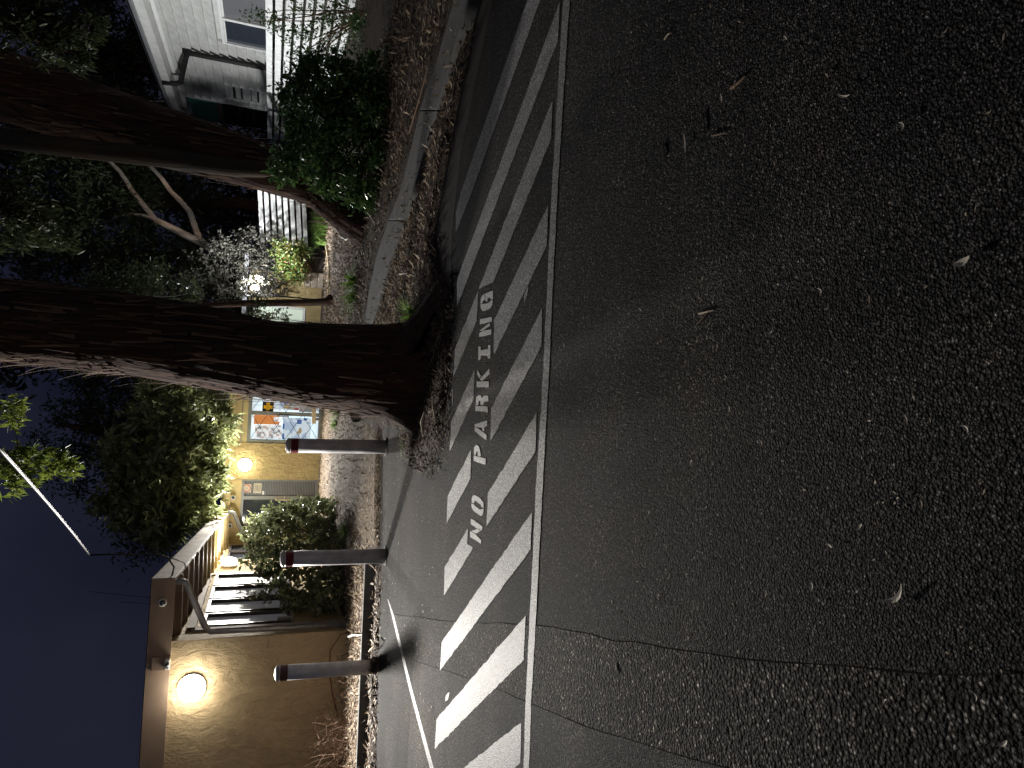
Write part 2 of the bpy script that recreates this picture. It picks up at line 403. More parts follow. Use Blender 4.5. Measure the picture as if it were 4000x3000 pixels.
def leaf_mat(name, cols, trans=0.35, rough=0.45):
    m, nt, b = nodes(name)
    g = N(nt, 'ShaderNodeNewGeometry')
    c = ramp(nt, g.outputs['Random Per Island'], [(i / max(1, len(cols) - 1), c) for i, c in enumerate(cols)])
    nt.links.new(c, b.inputs['Base Color']); b.inputs['Roughness'].default_value = rough; b.inputs['Specular IOR Level'].default_value = 0.45
    t = N(nt, 'ShaderNodeBsdfTranslucent'); nt.links.new(c, t.inputs[0])
    mx = N(nt, 'ShaderNodeMixShader'); mx.inputs[0].default_value = trans
    nt.links.new(b.outputs[0], mx.inputs[1]); nt.links.new(t.outputs[0], mx.inputs[2]); nt.links.new(mx.outputs[0], nt.nodes['Material Output'].inputs[0]); return m
M['leaf_shrub'] = leaf_mat('shrub leaf', [(0.10, 0.12, 0.065), (0.17, 0.20, 0.10), (0.28, 0.30, 0.14)])
M['leaf_dark'] = leaf_mat('dark glossy leaf', [(0.03, 0.065, 0.028), (0.06, 0.125, 0.04), (0.12, 0.20, 0.055)], 0.3, 0.3)
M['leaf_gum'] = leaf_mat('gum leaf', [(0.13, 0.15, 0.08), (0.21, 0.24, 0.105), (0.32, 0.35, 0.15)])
M['leaf_gum_bright'] = leaf_mat('lamplit gum leaf', [(0.07, 0.11, 0.02), (0.14, 0.19, 0.03), (0.2, 0.23, 0.05)], 0.45)  # gum leaf with the lamp's yellow-green put into its colour
M['leaf_night'] = leaf_mat('gum leaf in the dark', [(0.03, 0.042, 0.022), (0.05, 0.07, 0.03), (0.08, 0.10, 0.04)])  # darker gum leaf, night shade put into its colour
M['leaf_grey'] = leaf_mat('grey green leaf', [(0.028, 0.027, 0.02), (0.05, 0.048, 0.036), (0.072, 0.066, 0.05)], 0.35, 0.75)
M['leaf_orange'] = leaf_mat('autumn green leaf', [(0.05, 0.10, 0.02), (0.08, 0.14, 0.03), (0.11, 0.16, 0.035), (0.15, 0.16, 0.04), (0.20, 0.10, 0.035)])
M['blade'] = leaf_mat('strappy leaf', [(0.12, 0.22, 0.045), (0.20, 0.34, 0.07), (0.28, 0.40, 0.10)], 0.35, 0.7)
M['litter'] = leaf_mat('dry leaf', [(0.12, 0.082, 0.052), (0.24, 0.175, 0.115), (0.42, 0.33, 0.23), (0.055, 0.038, 0.027)], 0.1, 0.7)
M['litter_dark'] = leaf_mat('dark dry leaf', [(0.035, 0.022, 0.014), (0.085, 0.052, 0.032), (0.19, 0.125, 0.08), (0.04, 0.023, 0.016)], 0.1, 0.8)
M['litter_pale'] = leaf_mat('pale dry leaf', [(0.40, 0.34, 0.25), (0.58, 0.53, 0.43), (0.32, 0.24, 0.15)], 0.1, 0.6)
M['twig'] = plain('dry twig', (0.16, 0.10, 0.065), 0.8)
M['twig_pale'] = plain('bleached twig', (0.55, 0.47, 0.34), 0.75)
def bark_mat(name, c0, c1, c2, zs=0.7, sc=16.0):
    m, nt, b = nodes(name); co = obj_co(nt, (1, 1, zs * 0.12))
    n = N(nt, 'ShaderNodeTexNoise', Scale=sc, Detail=8.0, Roughness=0.7, Distortion=0.6); nt.links.new(co, n.inputs['Vector'])
    n2 = N(nt, 'ShaderNodeTexNoise', Scale=sc * 4.5, Detail=4.0); nt.links.new(co, n2.inputs['Vector'])
    n3 = N(nt, 'ShaderNodeTexNoise', Scale=1.6, Detail=3.0); nt.links.new(obj_co(nt, (1, 1, 0.5)), n3.inputs['Vector'])
    c = ramp(nt, n.outputs[0], [(0.32, c0), (0.5, c1), (0.68, c2)])
    c = mixc(nt, 1.0, c, ramp(nt, n3.outputs[0], [(0.35, (0.7, 0.8, 0.9)), (0.65, (1.3, 1.0, 0.85))]), 'MULTIPLY')
    nt.links.new(c, b.inputs['Base Color']); b.inputs['Roughness'].default_value = 0.9
    n1 = bump(nt, b, n.outputs[0], 1.0, 0.06); bump(nt, b, n2.outputs[0], 0.7, 0.015, n1); return m
M['bark'] = bark_mat('stringy bark', (0.014, 0.009, 0.009), (0.060, 0.033, 0.024), (0.098, 0.055, 0.036))
M['bark_smooth'] = bark_mat('smooth gum bark', (0.04, 0.034, 0.026), (0.055, 0.047, 0.036), (0.075, 0.064, 0.05), 1.0, 4.0)
M['bark_pale'] = bark_mat('pale gum bark', (0.30, 0.27, 0.22), (0.40, 0.36, 0.30), (0.5, 0.45, 0.38), 1.0, 4.0)
M['shred'] = leaf_mat('peeling bark shred', [(0.06, 0.033, 0.023), (0.11, 0.065, 0.043), (0.21, 0.14, 0.095)], 0.1, 0.9)

# ------------------------------------------------------------------ ground, road and verge
big = MB().sheet([(-400, -200), (400, -200), (400, 900), (-400, 900)], -0.09)
tag(big.build('ground', M['earth']), kind='structure')
road = MB().sheet([(-40, -6), (30, -6), (30, 3.0), (12, 5.5), (3.3, 9.8), (-0.3, 10.2), (-40, 10.2)], 0.0).build('road', M['asphalt'])
tag(road, kind='structure')

def gp(pts, z=0.0): return [tuple(G(x, y, z)[:2]) for x, y in pts]
c1 = [(1510, 2395), (1540, 2400), (1780, 2430), (2070, 2440), (2160, 2450), (2400, 2500), (2700, 2545), (3200, 2600), (3900, 2640), (4700, 2660)]
c2 = [(1618, 2580), (1730, 2615), (1850, 2655), (2050, 2735), (2120, 2765), (2350, 2860), (2700, 2960), (3000, 3040), (3900, 3260), (4700, 3400)]
def wobble(pts, amp=0.012, k=6):
    out = []
    for a, b in zip(pts[:-1], pts[1:]):
        for i in range(k):
            t = i / k; x = a[0] + (b[0] - a[0]) * t; y = a[1] + (b[1] - a[1]) * t
            out.append((x + amp * noise.noise((x * 3, y * 3, 1.0)), y + amp * noise.noise((x * 3, y * 3, 7.0))))
    return out + [pts[-1]]
C1 = wobble(gp(c1)); C2 = wobble(gp(c2))
MB().sheet(C1 + C2[::-1], 0.0015).build('road_patch', M['asphalt_coarse'], road)
MB().sheet(C2 + [(-3.2, 0.0), (-12, 0.0), (-12, 6.8)], 0.0018).build('road_patch', M['asphalt_smooth'], road)
def ribbon(pts, w, z):
    mb = MB(); L = []; R_ = []
    for i, p in enumerate(pts):
        a = pts[max(0, i - 1)]; b = pts[min(len(pts) - 1, i + 1)]; d = np.array(b) - np.array(a); d = d / np.linalg.norm(d); n = np.array([-d[1], d[0]])
        ww = w * (0.5 + 0.7 * abs(noise.noise((p[0] * 4, p[1] * 4, 3)))); L.append(np.array(p) + n * ww); R_.append(np.array(p) - n * ww)
    return mb.add([(*p, z) for p in L] + [(*p, z) for p in R_], [(i, i + 1, len(L) + i + 1, len(L) + i) for i in range(len(L) - 1)])
M['crack'] = plain('cracked tar joint', (0.022, 0.02, 0.019), 0.95)
M['crack'].node_tree.nodes['Principled BSDF'].inputs['Specular IOR Level'].default_value = 0.0
ribbon(C1, 0.0028, 0.0024).build('crack', M['crack'], road)
ribbon(C2, 0.0028, 0.0026).build('crack', M['crack'], road)

# painted markings
def rough_edge(pts, amp=0.006, step=0.06):
    out = []
    for i in range(len(pts)):
        a = np.array(pts[i]); b = np.array(pts[(i + 1) % len(pts)]); L = np.linalg.norm(b - a); k = max(1, int(L / step))
        for j in range(k):
            p = a + (b - a) * j / k; q = (p[0] * 17, p[1] * 17, 0.3)
            out.append((p[0] + amp * noise.noise(q), p[1] + amp * noise.noise((q[1], q[0], 9.1))))
    return out
def mark(name, px, z=0.0034, amp=0.010):
    return MB().sheet(rough_edge(gp(px), amp), z).build(name, M['paint'], road)
def run_on(a, b, d):                                                 # carry a line on past b by d metres
    a, b = np.array(a), np.array(b); return tuple(b + (b - a) / np.linalg.norm(b - a) * d)
EL = gp([(2232, -600), (2202, 0), (2157, 750), (2145, 1000), (2124, 1450), (2096, 1900), (2067, 2500), (2055, 2747), (2047, 3000), (2027, 3500)])
ER = gp([(2257, -600), (2227, 0), (2180, 750), (2167, 1000), (2147, 1450), (2122, 1900), (2091, 2500), (2077, 2747), (2069, 3000), (2049, 3500)])
EL = [run_on(EL[1], EL[0], 9)] + EL + [run_on(EL[-2], EL[-1], 9)]; ER = [run_on(ER[1], ER[0], 9)] + ER + [run_on(ER[-2], ER[-1], 9)]
MB().sheet(rough_edge(EL + ER[::-1], 0.008), 0.0036).build('edge_line', M['paint'], road)
for s in ([(2210, -380), (2062, 0), (1802, 750), (1782, 830), (1782, 911), (1845, 750), (2112, 0), (2204, -240)],
          [(2189, 7), (1787, 1092), (1786, 1201), (2181, 158)],
          [(2160, 389), (1871, 1128), (1928, 1103), (2155, 542)],
          [(1870, 1134), (1779, 1361), (1772, 1474), (1864, 1252)],
          [(2143, 801), (1932, 1252), (1930, 1388), (2139, 958)],
          [(1855, 1445), (1763, 1648), (1758, 1763), (1851, 1560)],
          [(2119, 1206), (1920, 1596), (1918, 1723), (2117, 1353)],
          [(1842, 1755), (1750, 1936), (1746, 2045), (1839, 1870)],
          [(2098, 1612), (1907, 1928), (1902, 2057), (2093, 1765)],
          [(1829, 2066), (1738, 2215), (1736, 2327), (1850, 2140), (1827, 2122)],
          [(2080, 1998), (1727, 2508), (1720, 2619), (2075, 2146)],
          [(2056, 2403), (1707, 2809), (1699, 2926), (2047, 2577)],
          [(2038, 2820), (1812, 3000), (1690, 3110), (1680, 3230), (2011, 3000), (2033, 2982)]):
    mark('stripe', s)
mark('parking_line', [(1514, 2337), (1530, 2400), (1602, 2700), (1680, 3000), (1790, 3400), (1808, 3400), (1696, 3000), (1613, 2700), (1539, 2400), (1519, 2345)], 0.0032, 0.004)
mark('paint_scrap', [(1759, 1523), (1772, 1521), (1770, 1580), (1764, 1577)], 0.0032)
mark('paint_scrap', [(1742, 2720), (1752, 2704), (1757, 2708), (1752, 2736), (1741, 2740)], 0.0032)
mark('paint_scrap', [(2048, 1155), (2055, 1140), (2062, 1120), (2067, 1122), (2058, 1160), (2050, 1180)], 0.0032)
def crop(ox, oy, s): return lambda pts: [(ox + a * s, oy + b * s) for a, b in pts]
cg, ca, cb, cn = crop(1600, 1000, .27125), crop(1700, 1350, .22604), crop(1700, 1700, .22604), crop(1400, 1900, .36166)
LET = [
    [cg([(1207, 500), (1098, 542), (1098, 640), (1122, 665), (1128, 612), (1165, 600), (1178, 625), (1207, 620)]),
     cg([(1090, 545), (1050, 570), (1030, 620), (1028, 690), (1058, 680), (1064, 645), (1090, 628)]),
     cg([(1028, 694), (1030, 745), (1055, 795), (1110, 785), (1165, 755), (1195, 710), (1205, 637), (1178, 634), (1165, 655), (1130, 680), (1060, 694)])],
    [cg([(1020, 915), (1190, 872), (1190, 942), (1018, 990)]), cg([(1012, 1078), (1160, 964), (1162, 1003), (1070, 1070)]), cg([(1008, 1108), (1062, 1078), (1182, 1057), (1182, 1130), (1008, 1168)])],
    [cg([(1000, 1305), (1028, 1305), (1028, 1355), (1135, 1340), (1140, 1285), (1172, 1285), (1168, 1475), (1140, 1478), (1125, 1440), (1040, 1432), (1020, 1495), (995, 1498)])],
    [ca([(735, 420), (800, 525), (770, 560), (735, 500)]), ca([(945, 400), (945, 490), (835, 600), (805, 610), (780, 577), (802, 552)]), ca([(725, 618), (935, 615), (935, 720), (725, 720)])],
    [ca([(718, 890), (765, 855), (800, 870), (815, 920), (830, 885), (870, 865), (925, 865), (925, 960), (850, 975), (835, 1030), (795, 1030), (785, 960), (760, 950), (750, 1030), (712, 1030)]),
     ca([(702, 1042), (915, 1052), (915, 1160), (860, 1140), (705, 1130)])],
    [ca([(905, 1290), (905, 1380), (855, 1415), (855, 1480), (825, 1478), (815, 1420), (745, 1410), (692, 1400), (692, 1360)]), ca([(690, 1412), (730, 1417), (895, 1540), (895, 1630), (800, 1570), (692, 1480)])],
    [cb([(680, 215), (720, 170), (760, 190), (785, 260), (797, 350), (780, 370), (745, 350), (745, 290), (720, 275), (705, 343), (678, 330)]), cb([(675, 348), (740, 368), (882, 404), (878, 512), (725, 465), (675, 440)])],
    [cb([(640, 1170), (640, 1090), (665, 1035), (700, 1035), (790, 1090), (840, 1160), (845, 1255), (805, 1240), (795, 1200), (720, 1145), (690, 1120), (680, 1178)]),
     cb([(632, 1182), (672, 1192), (690, 1215), (780, 1285), (842, 1272), (840, 1340), (815, 1390), (790, 1395), (690, 1320), (640, 1260)])],
    [cn([(1222, 352), (1250, 362), (1345, 435), (1340, 478), (1320, 478), (1218, 405)]), cn([(1225, 482), (1305, 452), (1333, 476), (1275, 508)]), cn([(1212, 484), (1260, 507), (1330, 580), (1330, 620), (1215, 545)])],
]
for polys in LET:
    mb = MB()
    for p in polys: mb.sheet(rough_edge(gp(p), 0.003, 0.03), 0.0038)
    mb.build('letter', M['paint_letter'], road)

# raised ground: a height field whose edge follows the kerb line
def poly_sd(X, Y, poly):
    """signed distance, positive inside"""
    px = np.array([p[0] for p in poly]); py = np.array([p[1] for p in poly]); n = len(poly)
    inside = np.zeros(X.shape, bool); best = np.full(X.shape, 1e9)
    for i in range(n):
        x0, y0, x1, y1 = px[i], py[i], px[(i + 1) % n], py[(i + 1) % n]
        cond = ((y0 > Y) != (y1 > Y)); xi = (x1 - x0) * (Y - y0) / (y1 - y0 + 1e-12) + x0
        inside ^= cond & (X < xi)
        dx, dy = x1 - x0, y1 - y0; t = np.clip(((X - x0) * dx + (Y - y0) * dy) / (dx * dx + dy * dy + 1e-12), 0, 1)
        best = np.minimum(best, np.hypot(X - x0 - t * dx, Y - y0 - t * dy))
    return np.where(inside, best, -best)
def wavy(X, Y, s=1.0):
    return (np.sin(X * 3.1 * s + 1.3 * np.sin(Y * 2.3 * s)) + np.sin(Y * 4.7 * s + 1.7 * np.sin(X * 3.9 * s)) + 0.6 * np.sin(X * 11 * s + Y * 7 * s) + 0.5 * np.sin(Y * 13 * s - X * 9 * s)) / 3.1
VERGE = [(-30, 7.2), (-8, 7.8), (-4.62, 8.14), (-3.54, 8.46), (-2.61, 8.51), (-2.2, 8.76), (-1.5, 9.05), (-0.79, 9.25)] + gp(
    [(1590, 1680), (1588, 1790), (1633, 1837), (1669, 1852), (1723, 1777), (1752, 1650), (1762, 1450), (1764, 1250)]) + [(0.95, 6.15), (1.45, 6.75), (2.11, 6.29), (3.15, 5.53), (5, 4.3), (9, 2.4), (30, -4), (30, 60), (-30, 60)]
PATH = [(-2.25, 8.85), (-1.5, 9.12), (-0.85, 9.3), (-0.5, 11), (-0.3, 14), (-0.6, 18.8), (-4.3, 18.8), (-3.3, 15.5), (-2.75, 12.5), (-2.35, 10.2)]
def vheight(X, Y):
    sd = poly_sd(X, Y, VERGE) + 0.05 * wavy(X, Y, 1.6)
    s = np.clip((sd + 0.06) / 0.30, 0, 1); s = s * s * (3 - 2 * s)
    h = -0.05 + 0.10 * s + 0.018 * wavy(X, Y) * s
    pd = np.clip(poly_sd(X, Y, PATH) / 0.3, 0, 1)
    return h * (1 - pd) + pd * (0.035 + 0.012 * wavy(X, Y, 0.8))
def field(name, x0, x1, y0, y1, step, hf, mat):
    xs = np.arange(x0, x1 + step / 2, step); ys = np.arange(y0, y1 + step / 2, step); X, Y = np.meshgrid(xs, ys)
    V = np.stack([X, Y, hf(X, Y)], -1).reshape(-1, 3); nx = len(xs); i = (np.arange(len(ys) - 1)[:, None] * nx + np.arange(nx - 1)[None, :]).ravel()
    return tag(link(name, np_mesh(name, V, np.stack([i, i + 1, i + nx + 1, i + nx], 1), True), mat), kind='structure')
field('garden_bed', -13, 15, 3.5, 32, 0.075, vheight, M['mulch'])
def pheight(X, Y):
    sd = poly_sd(X, Y, PATH) + 0.12 * wavy(X, Y, 0.9)
    return vheight(X, Y) + np.clip(sd, -0.05, 0.05) * 0.35
field('path', -4.4, 0.4, 8.6, 19.0, 0.07, pheight, M['path'])
gut = MB().add([(3.15, 5.53, .0012), (2.11, 6.29, .0012), (1.45, 6.72, .0012), (0.95, 6.3, .0012), (0.82, 5.98, .0012), (1.35, 6.05, .0012), (2.0, 5.9, .0012), (3.0, 5.2, .0012), (9, 2.0, .0012), (9, 2.35, .0012), (5, 4.25, .0012)],
               [tuple(range(11))]).build('gutter', M['gutter'])
tag(gut, kind='structure')

# the pale concrete edging strip, cast in lengths
kerb = empty('kerb', (2.5, 8, 0), kind='structure')
near = [(1960, -420), (1830, 0), (1762, 230), (1702, 430), (1655, 590), (1612, 750), (1576, 860), (1530, 1000), (1490, 1140), (1462, 1245), (1440, 1330)]
farr = [(1895, -420), (1773, 0), (1706, 230), (1640, 430), (1602, 590), (1562, 750), (1516, 860), (1470, 1000), (1440, 1140), (1428, 1245), (1412, 1330)]
def seg(i0, i1):
    a = gp(near[i0:i1 + 1], 0.10); b = gp(farr[i0:i1 + 1], 0.10)
    if i0 == 0: a[0] = run_on(a[1], a[0], 7); b[0] = run_on(b[1], b[0], 7)
    ins = 0.002; v = np.array(a[-1]) - np.array(a[0]); v = v / np.linalg.norm(v) * ins
    a[0] = tuple(np.array(a[0]) + v); b[0] = tuple(np.array(b[0]) + v); a[-1] = tuple(np.array(a[-1]) - v); b[-1] = tuple(np.array(b[-1]) - v)
    MB().prism(a + b[::-1], -0.05, 0.10).build('kerb_segment', M['concrete'], kerb, bevel=0.012)
for a, b in ((0, 3), (3, 6), (6, 9), (9, 10)): seg(a, b)

# ------------------------------------------------------------------ foliage builders
def unit(v): return v / (np.linalg.norm(v, axis=-1, keepdims=True) + 1e-9)
def leaf_mesh(name, P, L, W, droop=0.3, flat=0.0, seed=1, Ln=None):
    r = np.random.default_rng(seed); n = len(P)
    t = unit(r.normal(size=(n, 3))); t[:, 2] *= (1 - flat); t = unit(t + np.array([0, 0, -droop]) * (0.5 + r.random((n, 1))))
    nn = r.normal(size=(n, 3)) * (1 - flat) + np.array([0, 0, 1.0]) * (0.6 + 3 * flat); s = unit(np.cross(t, nn)); nn = np.cross(s, t)
    l = L * (0.6 + 0.8 * r.random((n, 1))); w = W * (0.6 + 0.8 * r.random((n, 1))); bend = nn * w * 0.25
    V = np.stack([P, P + t * l * 0.45 + s * w / 2 - bend, P + t * l - bend * 0.5, P + t * l * 0.45 - s * w / 2 - bend], 1).reshape(-1, 3)
    i = np.arange(n) * 4
    return np_mesh(name, V, np.concatenate([np.stack([i, i + 1, i + 2], 1), np.stack([i, i + 2, i + 3], 1)]))
def clump_points(clumps, n, sub=26, seed=1, spread=0.27, shell=0.45):
    """uneven foliage: leaves gather round many small sub-clumps inside each ellipsoid (cx,cy,cz,rx,ry,rz)"""
    r = np.random.default_rng(seed); out = []; cen = []
    vol = np.array([c[3] * c[4] * c[5] for c in clumps]) ** 0.75; vol = vol / vol.sum()
    for c, w in zip(clumps, vol):
        k = int(n * w); m_ = max(4, int(sub * (0.5 + r.random())))
        d = unit(r.normal(size=(m_, 3))); rad = (shell + (1 - shell) * r.random((m_, 1))) ** 0.6
        S = np.array(c[:3]) + d * rad * np.array(c[3:6]); cen.append(S)
        wt = r.random(m_) ** 1.5 + 0.1; idx = r.choice(m_, k, p=wt / wt.sum())
        sc = np.array(c[3:6]) * spread * (0.5 + r.random((m_, 1))); out.append(S[idx] + r.normal(size=(k, 3)) * sc[idx] * 0.8)
    return np.concatenate(out), np.concatenate(cen)
def px_clump(x, y, Y, rx, ry, rd=None):
    """clump centred on a measured direction at depth Y; rx = half height, ry = half width in picture units"""
    c = AY(x, y, Y); k = np.linalg.norm(c - CAM) / F_PX
    return (c[0], c[1], c[2], ry * k, rd if rd else ry * k * 0.9, rx * k)
def twigs(mb, root, tips, r0=0.012, k=4, seed=3, sag=0.1):
    r = np.random.default_rng(seed); root = np.array(root, float)
    for t in tips:
        mid = [root + (t - root) * f + r.normal(size=3) * sag * np.linalg.norm(t - root) * f * (1 - f) for f in np.linspace(0, 1, k)]
        mb.tube(mid, np.linspace(r0, r0 * 0.25, k), 5)
def shrub(name, base, clumps, n, L, W, mat, label, cat, group=None, seed=1, droop=0.2, sub=26, spread=0.27, floor=True, ntw=14, clear=None):
    o = empty(name, base, label, cat, group)
    P, S = clump_points(clumps, n, sub, seed, spread)
    if floor: P = P[P[:, 2] > 0.05]
    if clear is not None: P = P[(np.hypot(P[:, 0] - clear[0], P[:, 2] - clear[2]) > 0.05 + 0.12 * np.random.default_rng(seed).random(len(P))) | (P[:, 1] > clear[1])]
    link('foliage', leaf_mesh('foliage', P, L, W, droop, 0.0, seed), mat, o)
    mb = MB(); pick = S[np.random.default_rng(seed).permutation(len(S))[:ntw]]; twigs(mb, base, pick, 0.02, 5, seed)
    mb.build('stem', M['twig'], o); return o

# ------------------------------------------------------------------ trees
def bark_trunk(pts, rad, seg=72, dz=0.05, amp=0.05, flare=0.0, seed=0.0):
    pts = [np.array(p, float) for p in pts]; Ls = [0]
    for a, b in zip(pts[:-1], pts[1:]): Ls.append(Ls[-1] + np.linalg.norm(b - a))
    tot = Ls[-1]; k = int(tot / dz) + 1; ss = np.linspace(0, tot, k); cx = [np.interp(ss, Ls, [p[j] for p in pts]) for j in range(3)]
    # round off the corners of the path
    for j in range(3):
        for _ in range(6): cx[j][1:-1] = 0.25 * cx[j][:-2] + 0.5 * cx[j][1:-1] + 0.25 * cx[j][2:]
    rr = np.interp(ss, Ls, rad); V = []; Fq = []
    for i in range(k):
        for q in range(seg):
            th = 2 * math.pi * q / seg; ca_, sa = math.cos(th), math.sin(th); z = ss[i]
            h = noise.noise((ca_ * 2.2 + seed, sa * 2.2, z * 0.35)) * 1.2 + noise.noise((ca_ * 8 + seed, sa * 8, z * 0.5)) * 0.7 + noise.noise((ca_ * 24, sa * 24 + seed, z * 1.1)) * 0.8
            fl = flare * math.exp(-z / 0.28) * (0.8 + 0.5 * noise.noise((ca_ * 1.6 + seed, sa * 1.6, 5)))
            r_ = rr[i] * (1 + amp * h) + fl
            V.append((cx[0][i] + r_ * ca_, cx[1][i] + r_ * sa, cx[2][i]))
    V = np.array(V); i = (np.arange(k - 1)[:, None] * seg + np.arange(seg)[None, :]); j = (np.arange(k - 1)[:, None] * seg + (np.arange(seg)[None, :] + 1) % seg)
    Fq = np.stack([i, j, j + seg, i + seg], -1).reshape(-1, 4)
    return V, Fq, np.array(cx).T, rr
def shreds(cx, rr, n, seed, lmin=0.15, lmax=0.5, w=0.014, out=0.05):
    """fibrous strips of bark standing off the trunk"""
    r = np.random.default_rng(seed); V = []; Fq = []
    for _ in range(n):
        i = int(r.integers(3, len(cx) - 2)); th = r.random() * 2 * math.pi; L = lmin + (lmax - lmin) * r.random() ** 2; up = r.random() < 0.5; k = 5
        dirv = np.array([math.cos(th), math.sin(th), 0]); sd = np.array([-math.sin(th), math.cos(th), 0]); ww = w * (0.4 + r.random()); lean = (r.random() - 0.5) * 0.25; b0 = len(V)
        oo = out * r.random() ** 2.2 * 1.6 + 0.004
        for j in range(k):
            t = j / (k - 1); p = cx[i] + dirv * (rr[i] * 1.02 + 0.008 + oo * t * t) + np.array([0, 0, (1 if up else -1) * L * t]) + sd * lean * L * t
            q = ww * (1 - 0.75 * t); V += [p - sd * q, p + sd * q]
        Fq += [(b0 + 2 * j, b0 + 2 * j + 1, b0 + 2 * j + 3, b0 + 2 * j + 2) for j in range(k - 1)]
    return np_mesh('bark_shreds', np.array(V), np.array(Fq))

t1 = empty('stringybark_tree', (0.25, 7.1, 0), 'huge rough barked tree trunk standing at the kerb behind the painted NO PARKING letters', 'tree')
V, Fq, cx, rr = bark_trunk([(0.09, 7.1, -0.05), (0.05, 7.14, 0.45), (0.085, 7.18, 1.4), (0.185, 7.2, 2.1), (0.25, 7.2, 2.7), (0.30, 7.22, 3.7), (0.36, 7.25, 5.0), (0.45, 7.3, 8.0)],
                           [0.49, 0.46, 0.39, 0.385, 0.37, 0.355, 0.34, 0.28], 110, 0.035, 0.05, 0.06, 2.0)
link('trunk', np_mesh('trunk', V, Fq, True), M['bark'], t1)
for pts, rd in (([(0.14, 7.05, 0.40), (0.46, 6.66, 0.16), (0.78, 6.38, 0.04), (1.05, 6.25, -0.06)], [0.16, 0.19, 0.15, 0.07]),
                ([(-0.12, 7.02, 0.50), (-0.34, 6.98, 0.16), (-0.58, 6.92, -0.08)], [0.22, 0.15, 0.07])):
    RV, RF, _, _ = bark_trunk(pts, rd, 48, 0.02, 0.06, 0.0, rd[0] * 30)
    link('root', np_mesh('root', RV, RF, True), M['bark'], t1)
o = link('bark_shreds', shreds(cx[:140], rr[:140], 900, 5), M['shred'], t1); o['kind'] = 'stuff'
P, S = clump_points([(0.5, 7.3, 8.6, 2.4, 2.2, 1.3), (-0.8, 7.0, 8.0, 1.5, 1.5, 0.9)], 5000, 30, 8)
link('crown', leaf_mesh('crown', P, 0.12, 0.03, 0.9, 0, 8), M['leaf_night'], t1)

t2 = empty('forked_tree', (2.8, 12.4, 0), 'leaning dark tree that forks low down, beside the dark green shrub on the right', 'tree')
V, Fq, cx, rr = bark_trunk([(2.62, 12.35, -0.05), (2.85, 12.4, 0.45), (3.24, 12.45, 1.05), (3.5, 12.5, 2.25), (3.78, 12.5, 4.1), (4.05, 12.5, 5.5), (4.5, 12.5, 8)],
                           [0.38, 0.34, 0.33, 0.42, 0.50, 0.52, 0.45], 80, 0.06, 0.07, 0.12, 9.0)
link('trunk', np_mesh('trunk', V, Fq, True), M['bark'], t2)
o = link('bark_shreds', shreds(cx, rr, 700, 15, 0.2, 0.6, 0.016, 0.035), M['shred'], t2); o['kind'] = 'stuff'
V, Fq, cx, rr = bark_trunk([(3.35, 12.2, 1.2), (3.22, 12.1, 2.2), (3.20, 12.05, 3.2), (3.16, 12.05, 4.1), (3.12, 12.1, 5.5), (3.05, 12.2, 8)], [0.12, 0.14, 0.145, 0.145, 0.13, 0.11], 48, 0.08, 0.018, 0.0, 4.0)
link('limb', np_mesh('limb', V, Fq, True), M['bark_smooth'], t2)
P, S = clump_points([(4.4, 12.6, 8.4, 2.2, 2, 1.3), (2.8, 12.3, 8.2, 1.5, 1.6, 1.0)], 5000, 30, 18)
link('crown', leaf_mesh('crown', P, 0.13, 0.03, 0.9, 0, 18), M['leaf_night'], t2)

t3 = empty('sapling', tuple(G(1300, 1165, 0.05)), 'thin dark tree trunk between the yellow wall and the lit frosted window', 'tree')
b3 = G(1300, 1165, 0.05)
path3 = [b3] + [AY(x, y, b3[1] + dy) for x, y, dy in ((1275, 1178, 0), (1220, 1182, 0), (1100, 1183, 0.05), (980, 1184, 0.1), (860, 1190, 0.1), (700, 1200, 0.2), (500, 1190, 0.3))]
MB().tube(path3, [0.14, 0.095, 0.085, 0.085, 0.08, 0.07, 0.06, 0.03], 12).build('trunk', M['bark'], t3, True)
P, S = clump_points([px_clump(470, 1190, b3[1], 120, 130), px_clump(620, 1140, b3[1], 110, 100), px_clump(1075, 1236, b3[1], 42, 26), px_clump(1030, 1215, b3[1], 50, 40)], 4200, 22, 31)
link('crown', leaf_mesh('crown', P, 0.13, 0.04, 0.6, 0, 31), M['leaf_night'], t3)

# pale-limbed gum behind, with its dim crown
def limb_px(pts, Y): return [AY(x, y, Y) for x, y in pts]
t4 = empty('gum_tree', (2.9, 24.0, 0), 'slender gum with pale forked limbs behind the slatted garden fence', 'tree')
MB().tube([(3.0, 24, 0)] + limb_px([(1040, 1080), (940, 1040), (886, 1008), (778, 944), (690, 900), (606, 858), (520, 750), (472, 674), (400, 600), (250, 560)], 24.0),
          [0.17, 0.16, 0.15, 0.14, 0.12, 0.11, 0.09, 0.075, 0.065, 0.05, 0.03], 10).build('trunk', M['bark_pale'], t4, True)
MB().tube(limb_px([(800, 955), (778, 930), (741, 827), (700, 780), (669, 750), (631, 696), (560, 620), (420, 540)], 23.95), [0.11, 0.10, 0.085, 0.08, 0.075, 0.065, 0.05, 0.03], 9).build('limb', M['bark_pale'], t4, True)
MB().tube(limb_px([(612, 862), (590, 850), (560, 842), (515, 835), (440, 850)], 23.95), [0.08, 0.06, 0.055, 0.05, 0.02], 8).build('limb', M['bark_pale'], t4, True)
P, S = clump_points([px_clump(x, y, Y, rx, ry, 1.0) for x, y, Y, rx, ry in ((420, 900, 24.5, 150, 150), (250, 760, 24.5, 140, 150), (600, 1010, 24.8, 120, 120), (180, 950, 25, 140, 160), (420, 700, 25, 130, 120), (750, 1060, 24.8, 90, 90))], 15000, 40, 41, 0.22)
link('crown', leaf_mesh('crown', P, 0.20, 0.055, 0.7, 0, 41), M['leaf_night'], t4)

